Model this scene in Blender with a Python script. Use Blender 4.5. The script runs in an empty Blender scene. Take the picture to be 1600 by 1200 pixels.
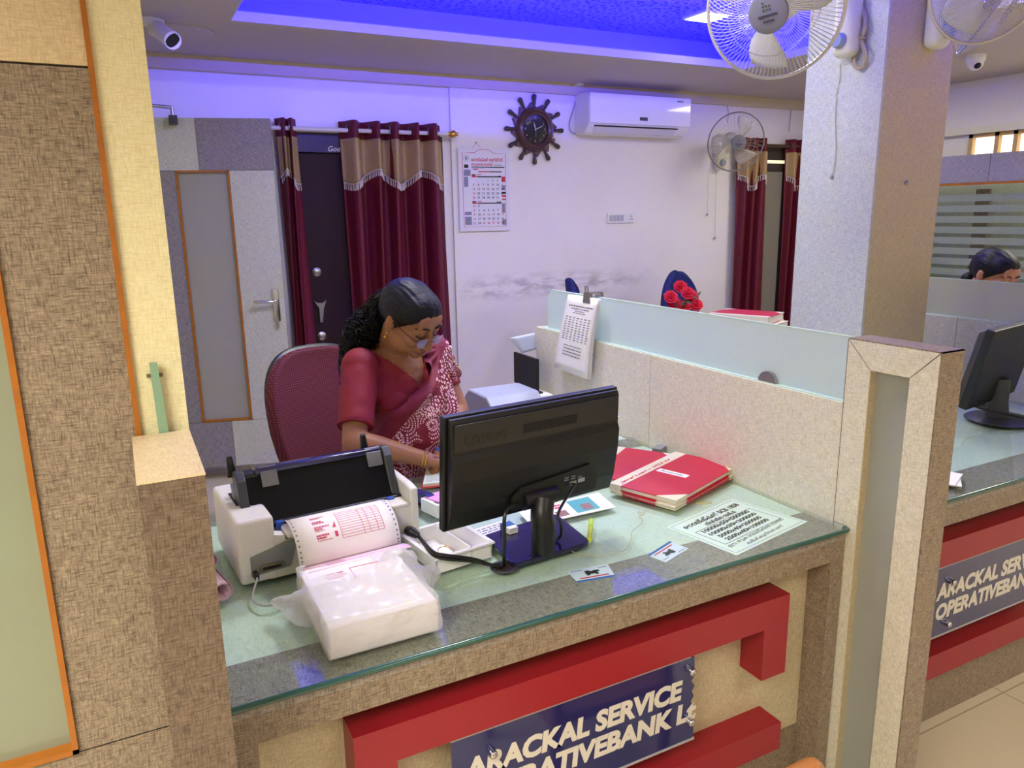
import bpy, bmesh, math, random
from mathutils import Vector, Matrix, noise
PI = math.pi
SC = bpy.context.scene
COL = SC.collection
random.seed(4)

# ---------------------------------------------------------------- camera
FPX = 1176.5
YAW, PITCH, ROLL = math.radians(27.266), math.radians(12.692), math.radians(-0.945)
CAM = Vector((0, 0, 1.545))
_f = Vector((math.sin(YAW)*math.cos(PITCH), math.cos(YAW)*math.cos(PITCH), -math.sin(PITCH)))
_r = _f.cross(Vector((0, 0, 1))).normalized()
_u = _r.cross(_f)
RGT = math.cos(ROLL)*_r + math.sin(ROLL)*_u
UPV = -math.sin(ROLL)*_r + math.cos(ROLL)*_u
FWD = _f
cd = bpy.data.cameras.new('camera'); cam = bpy.data.objects.new('camera', cd); COL.objects.link(cam)
cd.sensor_width = 36; cd.lens = FPX*36/1600; cd.clip_start = 0.02; cd.clip_end = 60
cam.matrix_world = Matrix(((RGT.x, UPV.x, -FWD.x, CAM.x), (RGT.y, UPV.y, -FWD.y, CAM.y), (RGT.z, UPV.z, -FWD.z, CAM.z), (0, 0, 0, 1)))
SC.camera = cam
SC.view_settings.view_transform = 'Standard'
SC.view_settings.look = 'None'
SC.view_settings.exposure = 0.1
SC.view_settings.gamma = 1.0
SC.view_settings.use_curve_mapping = False

# ---------------------------------------------------------------- light
w = bpy.data.worlds.new('World'); SC.world = w; w.use_nodes = True
w.node_tree.nodes['Background'].inputs[0].default_value = (0.75, 0.82, 1.0, 1)
w.node_tree.nodes['Background'].inputs[1].default_value = 0.6

def area(name, loc, size, power, color, rot=(0, 0, 0), sy=None):
    l = bpy.data.lights.new(name, 'AREA'); l.energy = power; l.color = color
    l.shape = 'RECTANGLE'; l.size = size; l.size_y = sy or size
    if 'hall' in name: l.spread = math.radians(140)
    o = bpy.data.objects.new(name, l); o.location = loc; o.rotation_euler = rot; COL.objects.link(o)
    return o
CZ = 2.445          # lower ceiling
UZ = 2.66           # recessed ceiling
WARM = (1.0, 0.95, 0.82); COOL = (1.0, 0.99, 0.93)
area('panel_light_hall', (-1.1, -0.3, CZ-0.02), 1.2, 92, WARM, sy=1.2)
area('panel_light_hall', (1.6, -0.9, CZ-0.02), 1.2, 22, WARM, sy=1.2)
area('panel_light_hall', (4.3, -0.6, CZ-0.02), 1.2, 30, WARM, sy=1.2)
area('panel_light_tray', (2.42, 2.66, UZ-0.03), 0.22, 15, COOL)
area('panel_light_tray', (1.05, 2.65, UZ-0.03), 0.22, 17, COOL)
area('panel_light_tray', (1.2, 1.9, UZ-0.03), 0.3, 14, COOL)
area('panel_light_tray', (3.45, 2.65, UZ-0.03), 0.22, 10, WARM)
# the blue strip on the near side of the tray shines across the recess
_b = area('led_strip_light', (2.19, 1.36, CZ+.052), 3.1, 120, (0.06, 0.04, 1.0), rot=(math.radians(90), 0, 0), sy=0.010); _b.data.spread = math.radians(70); _b.rotation_euler = (math.radians(90), 0, 0)
area('panel_light_office', (5.0, 1.9, CZ-0.02), 0.6, 26, WARM)
area('panel_light_office', (4.7, 3.9, CZ-0.02), 0.4, 6, WARM)
area('panel_light_cabin', (-1.1, 2.4, CZ-0.02), 0.6, 20, COOL)

# ---------------------------------------------------------------- helpers
def ray(x, y):
    return (FWD + RGT*((x-800)/FPX) - UPV*((y-600)/FPX))
def at(x, y, ax, v):
    """where the sight line of a photo pixel meets the plane  axis = v"""
    d = ray(x, y); t = (v - CAM[ax])/d[ax]
    return CAM + d*t
def atp(x, y, p0, n):
    """where the sight line meets the plane through p0 with normal n"""
    d = ray(x, y); n = Vector(n); t = (Vector(p0)-CAM).dot(n)/d.dot(n)
    return CAM + d*t

def lin(h):
    h = h.lstrip('#'); c = [int(h[i:i+2], 16)/255 for i in (0, 2, 4)]
    return tuple((x/12.92 if x <= 0.04045 else ((x+0.055)/1.055)**2.4) for x in c) + (1.0,)

MATS = {}
PENDING = []
def setm(me, material):
    if isinstance(material, str):
        if material in MATS: me.materials.append(MATS[material])
        else: me.materials.append(None); PENDING.append((me, material))
    else: me.materials.append(material)
def mat(name, color='#808080', rough=0.5, metal=0.0, spec=0.5, emit=None, es=0.0, bump=0.0, bscale=200.0, var=0.0, vscale=6.0, coat=0.0, alpha=1.0, sheen=0.0):
    if name in MATS: return MATS[name]
    m = bpy.data.materials.new(name); m.use_nodes = True; nt = m.node_tree; b = nt.nodes['Principled BSDF']
    c = lin(color); b.inputs['Base Color'].default_value = c
    b.inputs['Roughness'].default_value = rough; b.inputs['Metallic'].default_value = metal
    b.inputs['Specular IOR Level'].default_value = spec
    b.inputs['Coat Weight'].default_value = coat
    b.inputs['Alpha'].default_value = alpha
    if sheen: b.inputs['Sheen Weight'].default_value = sheen
    if emit:
        b.inputs['Emission Color'].default_value = lin(emit); b.inputs['Emission Strength'].default_value = es
    tc = nt.nodes.new('ShaderNodeTexCoord')
    if var:
        n = nt.nodes.new('ShaderNodeTexNoise'); n.inputs['Scale'].default_value = vscale; n.inputs['Detail'].default_value = 5
        nt.links.new(tc.outputs['Object'], n.inputs['Vector'])
        mx = nt.nodes.new('ShaderNodeMix'); mx.data_type = 'RGBA'
        mx.inputs[6].default_value = tuple(x*(1-var) for x in c[:3]) + (1,); mx.inputs[7].default_value = tuple(min(1, x*(1+var)) for x in c[:3]) + (1,)
        nt.links.new(n.outputs['Fac'], mx.inputs[0]); nt.links.new(mx.outputs[2], b.inputs['Base Color'])
    if bump:
        n = nt.nodes.new('ShaderNodeTexNoise'); n.inputs['Scale'].default_value = bscale; n.inputs['Detail'].default_value = 3
        nt.links.new(tc.outputs['Object'], n.inputs['Vector'])
        bp = nt.nodes.new('ShaderNodeBump'); bp.inputs['Strength'].default_value = bump; bp.inputs['Distance'].default_value = 0.002
        nt.links.new(n.outputs['Fac'], bp.inputs['Height']); nt.links.new(bp.outputs['Normal'], b.inputs['Normal'])
    MATS[name] = m; return m

def nn(nt, t, **k):
    n = nt.nodes.new(t)
    for a, v in k.items(): setattr(n, a, v)
    return n
def math_node(nt, op, a=None, b=None, c=None, clamp=False):
    n = nt.nodes.new('ShaderNodeMath'); n.operation = op; n.use_clamp = clamp
    for i, v in enumerate((a, b, c)):
        if v is None: continue
        if isinstance(v, (int, float)): n.inputs[i].default_value = v
        else: nt.links.new(v, n.inputs[i])
    return n.outputs[0]
def mixc(nt, fac, a, b):
    n = nt.nodes.new('ShaderNodeMix'); n.data_type = 'RGBA'
    for i, v in ((0, fac), (6, a), (7, b)):
        if isinstance(v, (int, float, tuple)): n.inputs[i].default_value = v
        else: nt.links.new(v, n.inputs[i])
    return n.outputs[2]

def laminate(name, light, dark, contrast=1.0, rough=0.42, s=1.0):
    """linen-look laminate: crossed streaks in surface metres (UV)"""
    if name in MATS: return MATS[name]
    m = bpy.data.materials.new(name); m.use_nodes = True; nt = m.node_tree; b = nt.nodes['Principled BSDF']
    uv = nn(nt, 'ShaderNodeUVMap')
    def streak(sx, sy, det=3):
        mp = nn(nt, 'ShaderNodeMapping'); mp.inputs['Scale'].default_value = (sx*s, sy*s, 1)
        nt.links.new(uv.outputs[0], mp.inputs[0])
        n = nn(nt, 'ShaderNodeTexNoise', noise_dimensions='2D'); n.inputs['Scale'].default_value = 1; n.inputs['Detail'].default_value = det
        n.inputs['Roughness'].default_value = 0.6; n.inputs['Distortion'].default_value = 0.5
        nt.links.new(mp.outputs[0], n.inputs['Vector']); return n.outputs['Fac']
    h = streak(55, 430); v = streak(430, 55); big = streak(30, 30, 4)
    mx = math_node(nt, 'MINIMUM', h, v)
    sm = math_node(nt, 'ADD', math_node(nt, 'MULTIPLY', mx, 1.0), math_node(nt, 'MULTIPLY', math_node(nt, 'ADD', h, v), 0.45))
    sm = math_node(nt, 'ADD', sm, math_node(nt, 'MULTIPLY', big, 0.22))
    rp = nn(nt, 'ShaderNodeMapRange'); rp.inputs[1].default_value = 0.985 - 0.33/contrast; rp.inputs[2].default_value = 0.985 + 0.33/contrast
    nt.links.new(sm, rp.inputs[0])
    nt.links.new(mixc(nt, rp.outputs[0], lin(dark), lin(light)), b.inputs['Base Color'])
    b.inputs['Roughness'].default_value = rough
    bp = nn(nt, 'ShaderNodeBump'); bp.inputs['Strength'].default_value = 0.15; bp.inputs['Distance'].default_value = 0.001
    nt.links.new(sm, bp.inputs['Height']); nt.links.new(bp.outputs['Normal'], b.inputs['Normal'])
    MATS[name] = m; return m

def thin_glass(name, tint, fr=1.45, rough=0.02, frost=0.0, fcol='#cfe5de', trans=0.5):
    """pane: tinted see-through + fresnel gloss; frost > 0 mixes in a milky scattering layer"""
    if name in MATS: return MATS[name]
    m = bpy.data.materials.new(name); m.use_nodes = True; nt = m.node_tree
    nt.nodes.remove(nt.nodes['Principled BSDF']); out = nt.nodes['Material Output']
    tr = nn(nt, 'ShaderNodeBsdfTransparent'); tr.inputs[0].default_value = lin(tint)
    gl = nn(nt, 'ShaderNodeBsdfGlossy'); gl.inputs['Roughness'].default_value = rough
    fn = nn(nt, 'ShaderNodeFresnel'); ge = nn(nt, 'ShaderNodeNewGeometry')
    nt.links.new(math_node(nt, 'SUBTRACT', fr, math_node(nt, 'MULTIPLY', ge.outputs['Backfacing'], fr-1.0)), fn.inputs[0])
    base = tr.outputs[0]
    if frost:
        d = nn(nt, 'ShaderNodeBsdfDiffuse'); d.inputs[0].default_value = lin(fcol)
        t = nn(nt, 'ShaderNodeBsdfTranslucent'); t.inputs[0].default_value = lin(fcol)
        m1 = nn(nt, 'ShaderNodeMixShader'); m1.inputs[0].default_value = trans
        nt.links.new(d.outputs[0], m1.inputs[1]); nt.links.new(t.outputs[0], m1.inputs[2])
        m2 = nn(nt, 'ShaderNodeMixShader'); m2.inputs[0].default_value = frost
        nt.links.new(tr.outputs[0], m2.inputs[1]); nt.links.new(m1.outputs[0], m2.inputs[2]); base = m2.outputs[0]
    mx = nn(nt, 'ShaderNodeMixShader'); nt.links.new(fn.outputs[0], mx.inputs[0])
    nt.links.new(base, mx.inputs[1]); nt.links.new(gl.outputs[0], mx.inputs[2]); nt.links.new(mx.outputs[0], out.inputs[0])
    MATS[name] = m; return m

def wmat(o):
    """world matrix of a parent chain before the depsgraph has run"""
    m = o.matrix_basis.copy()
    if o.parent: m = wmat(o.parent) @ o.matrix_parent_inverse @ m
    return m

class MB:
    def __init__(s): s.bm = bmesh.new(); s.M = Matrix.Identity(4); s.smooth = False
    def v(s, *p): return s.bm.verts.new(s.M @ Vector(p if len(p) == 3 else p[0]))
    def face(s, vs):
        try: return s.bm.faces.new(vs)
        except ValueError: return None
    def box(s, x0, x1, y0, y1, z0, z1):
        V = [s.v(x, y, z) for z in (z0, z1) for x, y in ((x0, y0), (x1, y0), (x1, y1), (x0, y1))]
        for f in ((3, 2, 1, 0), (4, 5, 6, 7), (0, 1, 5, 4), (1, 2, 6, 5), (2, 3, 7, 6), (3, 0, 4, 7)): s.face([V[i] for i in f])
        return s
    def rbox(s, x0, x1, y0, y1, z0, z1, r=0.005, n=3):
        """box with rounded edges"""
        b = bmesh.new(); bmesh.ops.create_cube(b, size=1)
        for v in b.verts: v.co = Vector(((x0+x1)/2+v.co.x*(x1-x0), (y0+y1)/2+v.co.y*(y1-y0), (z0+z1)/2+v.co.z*(z1-z0)))
        bmesh.ops.bevel(b, geom=list(b.edges), offset=min(r, abs(x1-x0)*.49, abs(y1-y0)*.49, abs(z1-z0)*.49), segments=n, profile=0.5, affect='EDGES')
        s._merge(b); return s
    def _merge(s, b, M=None):
        mp = {}
        for v in b.verts:
            mp[v] = s.v(M @ v.co if M else v.co)
        for f in b.faces: s.face([mp[v] for v in f.verts])
        b.free()
    def prism(s, pts, axis, a, b):
        """closed outline pts (2-D) extruded along axis from a to b"""
        def p3(p, t): return (t, p[0], p[1]) if axis == 0 else ((p[0], t, p[1]) if axis == 1 else (p[0], p[1], t))
        A = [s.v(*p3(p, a)) for p in pts]; B = [s.v(*p3(p, b)) for p in pts]; n = len(pts)
        s.face(A); s.face(B[::-1])
        for i in range(n): s.face([A[i], B[i], B[(i+1) % n], A[(i+1) % n]])
        return s
    def quad(s, *P): s.face([s.v(Vector(p)) for p in P]); return s
    def slab(s, P, th, n=None):
        """polygon P (3-D, planar) given thickness th along n"""
        P = [Vector(p) for p in P]; n = Vector(n) if n is not None else (P[1]-P[0]).cross(P[2]-P[0]).normalized()
        A = [s.v(p) for p in P]; B = [s.v(p+n*th) for p in P]; k = len(P)
        s.face(A[::-1]); s.face(B)
        for i in range(k): s.face([A[i], A[(i+1) % k], B[(i+1) % k], B[i]])
        return s
    def tube(s, pts, r, n=8, cap=True, closed=False):
        pts = [Vector(p) for p in pts]; m = len(pts); rings = []
        rr = r if isinstance(r, (list, tuple)) else [r]*m
        up = None
        for i, p in enumerate(pts):
            if closed: t = pts[(i+1) % m]-pts[i-1]
            else: t = pts[min(i+1, m-1)]-pts[max(i-1, 0)]
            if t.length < 1e-9: t = Vector((0, 0, 1))
            t.normalize()
            if up is None: up = t.orthogonal()
            up = (up - t*up.dot(t))
            if up.length < 1e-6: up = t.orthogonal()
            up.normalize(); q = t.cross(up)
            rings.append([s.v(p + (up*math.cos(2*PI*k/n)+q*math.sin(2*PI*k/n))*rr[i]) for k in range(n)])
        for i in range(m if closed else m-1):
            A, B = rings[i], rings[(i+1) % m]
            for k in range(n): s.face([A[k], A[(k+1) % n], B[(k+1) % n], B[k]])
        if cap and not closed: s.face(rings[0][::-1]); s.face(rings[-1])
        return s
    def cyl(s, a, b, r, r2=None, n=24): return s.tube([a, b], [r, r if r2 is None else r2], n)
    def lathe(s, prof, o=(0, 0, 0), n=32, M=None):
        """profile (r,z) about local z"""
        o = Vector(o); rings = []
        for r, z in prof:
            if r < 1e-6: rings.append([s.v(*( (M @ Vector((0, 0, z)) if M else Vector((0, 0, z)))+o))])
            else: rings.append([s.v(*((M @ Vector((r*math.cos(2*PI*k/n), r*math.sin(2*PI*k/n), z)) if M else Vector((r*math.cos(2*PI*k/n), r*math.sin(2*PI*k/n), z)))+o)) for k in range(n)])
        for A, B in zip(rings, rings[1:]):
            for k in range(n):
                if len(A) == 1 and len(B) == 1: continue
                if len(A) == 1: s.face([A[0], B[(k+1) % n], B[k]])
                elif len(B) == 1: s.face([A[k], A[(k+1) % n], B[0]])
                else: s.face([A[k], A[(k+1) % n], B[(k+1) % n], B[k]])
        return s
    def ell(s, c, r, M=None, u=20, v=12):
        b = bmesh.new(); bmesh.ops.create_uvsphere(b, u_segments=u, v_segments=v, radius=1)
        c = Vector(c)
        for q in b.verts:
            p = Vector((q.co.x*r[0], q.co.y*r[1], q.co.z*r[2])); q.co = (M @ p if M else p)+c
        s._merge(b); return s
    def grid(s, f, nu, nv):
        V = [[s.v(Vector(f(i/nu, j/nv))) for i in range(nu+1)] for j in range(nv+1)]
        for j in range(nv):
            for i in range(nu): s.face([V[j][i], V[j][i+1], V[j+1][i+1], V[j+1][i]])
        return s
    def build(s, name, material=None, parent=None, smooth=None, world=True, mods=None, angle=40, label=None, uvgen=True, normals=True):
        bm = s.bm
        if normals: bmesh.ops.recalc_face_normals(bm, faces=list(bm.faces))
        me = bpy.data.meshes.new(name); 
        if uvgen:
            uvl = bm.loops.layers.uv.new('UVMap')
            for f in bm.faces:
                n = f.normal; ax = max(range(3), key=lambda i: abs(n[i]))
                for l in f.loops:
                    c = l.vert.co
                    l[uvl].uv = (c.y+.13, c.z) if ax == 0 else ((c.x, c.z) if ax == 1 else (c.x, c.y+.37))
        sm = s.smooth if smooth is None else smooth
        for f in bm.faces: f.smooth = bool(sm)
        bm.to_mesh(me); bm.free()
        o = bpy.data.objects.new(name, me); COL.objects.link(o)
        if material: setm(me, material)
        if sm and angle < 180: me.set_sharp_from_angle(angle=math.radians(angle))
        if parent:
            o.parent = parent
            if world: o.matrix_parent_inverse = wmat(parent).inverted()
        for mod in (mods or []):
            q = o.modifiers.new(mod[0], mod[0])
            for k, v in mod[1].items(): setattr(q, k, v)
        if label: o['label'] = label
        return o

def tag(o, label=None, cat=None, group=None, kind=None):
    if label: o['label'] = label
    if cat: o['category'] = cat
    if group: o['group'] = group
    if kind: o['kind'] = kind
    return o
def thing(name, label, cat, loc=(0, 0, 0), rz=0, group=None, M=None):
    o = bpy.data.objects.new(name, None); COL.objects.link(o); o.empty_display_size = 0.05
    if M is not None: o.matrix_basis = M
    else: o.location = loc; o.rotation_euler = (0, 0, rz)
    tag(o, label, cat, group); return o
def structure(name, M=None, loc=(0, 0, 0)):
    o = bpy.data.objects.new(name, None); COL.objects.link(o); o['kind'] = 'structure'; o.location = loc; return o
def kids(o): return [c for c in bpy.data.objects if c.parent == o]
def copy_tree(o, parent=None):
    c = o.copy(); COL.objects.link(c)
    if parent: c.parent = parent
    for k in kids(o): copy_tree(k, c)
    return c
def frame(o, x, y, z=None):
    """matrix with columns x,y,(z) at o"""
    x = Vector(x).normalized(); y = Vector(y).normalized(); z = Vector(z).normalized() if z is not None else x.cross(y).normalized()
    return Matrix(((x.x, y.x, z.x, o[0]), (x.y, y.y, z.y, o[1]), (x.z, y.z, z.z, o[2]), (0, 0, 0, 1)))

def text(s, size, material, parent, M, name='lettering', ext=0.0003, off=0.0, shear=0.0, align='LEFT', sx=1.0, spacing=1.0, world=True, fit=None, label=None, lines=1.0):
    cu = bpy.data.curves.new(name, 'FONT'); cu.body = s; cu.size = size; cu.extrude = ext; cu.offset = off; cu.shear = shear
    cu.align_x = align; cu.resolution_u = 3; cu.space_character = spacing; cu.space_line = lines
    t = bpy.data.objects.new('tmp', cu); COL.objects.link(t)
    bpy.context.view_layer.update()
    dg = bpy.context.evaluated_depsgraph_get()
    me = bpy.data.meshes.new_from_object(t.evaluated_get(dg)); bpy.data.objects.remove(t); bpy.data.curves.remove(cu)
    if fit:
        xs = [v.co.x for v in me.vertices]
        if xs: sx = fit/(max(xs)-min(xs))
    me.transform(M @ Matrix.Diagonal((sx, 1, 1, 1)))
    o = bpy.data.objects.new(name, me); me.name = name; COL.objects.link(o); me.materials.clear(); setm(me, material)
    if parent:
        o.parent = parent
        if world: o.matrix_parent_inverse = wmat(parent).inverted()
    if label: o['label'] = label
    return o
def join_meshes(objs, name):
    """several text meshes that are one printed layer -> one object"""
    bm = bmesh.new()
    for o in objs: bm.from_mesh(o.data)
    a = objs[0]; me = bpy.data.meshes.new(name); bm.to_mesh(me); bm.free(); me.materials.append(a.data.materials[0])
    r = bpy.data.objects.new(name, me); COL.objects.link(r); r.parent = a.parent; r.matrix_parent_inverse = a.matrix_parent_inverse
    for o in objs: bpy.data.objects.remove(o)
    return r

# ---------------------------------------------------------------- materials
laminate('lam_brown', '#aa9880', '#5a4a3c')
laminate('lam_brown_fine', '#c5b49c', '#7c6a58', s=1.0)
laminate('lam_cream', '#f4f1de', '#c4bea2', contrast=0.9)
laminate('lam_pale', '#dde0d2', '#a6a99a', contrast=0.9)
laminate('lam_grey', '#a9a3a4', '#5f5a60')
laminate('lam_top_light', '#e4eee0', '#bccab8', contrast=0.8)
laminate('lam_top_dark', '#b4aa9c', '#5c564e')
mat('plaster_wall', '#eeeaec', 0.75, bump=0.15, bscale=40, var=0.02, vscale=1.5)
mat('ceiling_paint', '#bdb4b0', 0.7, bump=0.05, bscale=60)
mat('cream_trim', '#cfc3a0', 0.6)
mat('orange_wood', '#a86418', 0.35, var=0.25, vscale=30)
mat('red_gloss', '#981826', 0.35, var=0.05, vscale=20)
mat('chrome', '#c8c8cc', 0.18, metal=1.0)
mat('steel', '#b0b0b0', 0.35, metal=1.0)
mat('black_plastic', '#121214', 0.38)
mat('black_matte', '#0c0c0e', 0.6)
mat('dark_grey_plastic', '#3a3c40', 0.45)
mat('white_plastic', '#e9e9ea', 0.35)
mat('ivory_plastic', '#e4e2d2', 0.4)
mat('paper', '#f6f4f2', 0.7)
mat('ink_black', '#16161c', 0.6)
mat('ink_grey', '#70707c', 0.6)
mat('ink_red', '#d03040', 0.6)
mat('ink_pink', '#cc5a80', 0.6)
mat('ink_blue', '#2a5fa8', 0.6)
mat('gold', '#d8a850', 0.25, metal=1.0)
mat('green_glass_edge', '#2f5a50', 0.12, spec=0.7)
thin_glass('desk_glass', '#f8fdfa', 1.5)
thin_glass('frost_glass', '#e8f6f2', 1.45, 0.12, frost=0.84, fcol='#e6f2f0', trans=0.45)
thin_glass('frost_glass_grey', '#d8ddd0', 1.4, 0.22, frost=0.9, fcol='#ccd0c6', trans=0.35)
# ================================================================ SETTING
WY = 4.9            # back wall
RX = 5.72           # right wall
# floor: beige glossy tiles with thin joints
m = bpy.data.materials.new('floor_tiles'); m.use_nodes = True; nt = m.node_tree; b = nt.nodes['Principled BSDF']; MATS['floor_tiles'] = m
tc = nn(nt, 'ShaderNodeTexCoord'); br = nn(nt, 'ShaderNodeTexBrick'); br.offset = 0
br.inputs['Scale'].default_value = 1; br.inputs['Brick Width'].default_value = 0.6; br.inputs['Row Height'].default_value = 0.6; br.inputs['Mortar Size'].default_value = 0.0025
br.inputs['Color1'].default_value = lin('#d8cbb2'); br.inputs['Color2'].default_value = lin('#d2c4aa'); br.inputs['Mortar'].default_value = lin('#9c8f78')
nt.links.new(tc.outputs['Object'], br.inputs['Vector'])
n = nn(nt, 'ShaderNodeTexNoise'); n.inputs['Scale'].default_value = 2.5; n.inputs['Detail'].default_value = 6; nt.links.new(tc.outputs['Object'], n.inputs['Vector'])
nt.links.new(mixc(nt, math_node(nt, 'MULTIPLY', n.outputs['Fac'], 0.35), br.outputs['Color'], lin('#c2b08e')), b.inputs['Base Color'])
b.inputs['Roughness'].default_value = 0.25
fl = MB(); fl.box(-3, 8.5, -3, 6, -0.05, 0); tag(fl.build('floor', 'floor_tiles'), kind='structure')

# back wall: white, with the grey scuff band painted by chair backs
m = bpy.data.materials.new('scuffed_plaster'); m.use_nodes = True; nt = m.node_tree; b = nt.nodes['Principled BSDF']; MATS['scuffed_plaster'] = m
tc = nn(nt, 'ShaderNodeTexCoord'); sp = nn(nt, 'ShaderNodeSeparateXYZ'); nt.links.new(tc.outputs['Object'], sp.inputs[0])
n1 = nn(nt, 'ShaderNodeTexNoise'); n1.inputs['Scale'].default_value = 7; n1.inputs['Detail'].default_value = 8; n1.inputs['Roughness'].default_value = .65
mp = nn(nt, 'ShaderNodeMapping'); mp.inputs['Scale'].default_value = (1, 1, 3); nt.links.new(tc.outputs['Object'], mp.inputs[0]); nt.links.new(mp.outputs[0], n1.inputs['Vector'])
band = math_node(nt, 'SUBTRACT', 1.0, math_node(nt, 'MULTIPLY', math_node(nt, 'ABSOLUTE', math_node(nt, 'SUBTRACT', sp.outputs[2], 1.03)), 9.0), clamp=True)
xr = math_node(nt, 'MULTIPLY', math_node(nt, 'MULTIPLY', math_node(nt, 'SUBTRACT', sp.outputs[0], 2.0), 3.0, clamp=True), math_node(nt, 'MULTIPLY', math_node(nt, 'SUBTRACT', 3.9, sp.outputs[0]), 1.5, clamp=True))
g = math_node(nt, 'MULTIPLY', math_node(nt, 'SUBTRACT', n1.outputs['Fac'], 0.42), 5.0, clamp=True)
fac = math_node(nt, 'MULTIPLY', math_node(nt, 'MULTIPLY', band, xr), math_node(nt, 'MULTIPLY', g, 0.55))
n2 = nn(nt, 'ShaderNodeTexNoise'); n2.inputs['Scale'].default_value = 1.6; n2.inputs['Detail'].default_value = 9; nt.links.new(tc.outputs['Object'], n2.inputs['Vector'])
base = mixc(nt, math_node(nt, 'MULTIPLY', math_node(nt, 'SUBTRACT', n2.outputs['Fac'], 0.5), 0.8, clamp=True), lin('#f0ecec'), lin('#d6ccc4'))
low = math_node(nt, 'MULTIPLY', math_node(nt, 'MULTIPLY', math_node(nt, 'SUBTRACT', 1.02, sp.outputs[2]), 6, clamp=True), 0.12)
base = mixc(nt, low, base, lin('#b0a8a4'))
nt.links.new(mixc(nt, fac, base, lin('#6a6460')), b.inputs['Base Color']); b.inputs['Roughness'].default_value = 0.7

def walls():
    # back wall with an opening for the security door (0.99..1.99 x 0..2.06)
    b = MB(); b.box(-3, 0.98, WY, WY+.12, 0, 3); b.box(2.03, 8.5, WY, WY+.12, 0, 3); b.box(0.98, 2.03, WY, WY+.12, 2.06, 3)
    b.box(0.98, 2.03, WY+.09, WY+.12, 0, 2.06)
    tag(b.build('wall_back', 'scuffed_plaster'), kind='structure')
    b = MB(); b.box(2.085, RX, WY-.025, WY, 0, CZ); o = b.build('wall_panel', 'scuffed_plaster'); o.name = 'trim_1'; tag(o, kind='structure')
    o = MB(); o.box(-.0, RX, WY-.06, WY, CZ-.075, CZ); tag(o.build('trim_2', 'cream_trim'), kind='structure')  # cream tone puts the lack of blue light into this strip
walls()
# side and hall walls
def right_wall():
    b = MB(); x = RX
    # window opening high on the wall: Y 3.28..3.9, z 1.93..2.11
    b.box(x, x+.12, 3.62, WY, 0, 2.6); b.box(x, x+.12, -3, 3.10, 0, 2.6); b.box(x, x+.12, 3.10, 3.62, 0, 1.80); b.box(x, x+.12, 3.10, 3.62, 2.07, 2.6)
    return tag(b.build('wall_right', 'plaster_wall'), kind='structure')
right_wall()
b = MB(); b.box(-3.1, -3, -3, WY, 0, 2.7); tag(b.build('wall_left', 'plaster_wall'), kind='structure')
b = MB(); b.box(-3, 8.5, -3.1, -3, 0, 2.7); tag(b.build('wall_front', 'plaster_wall'), kind='structure')

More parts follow.
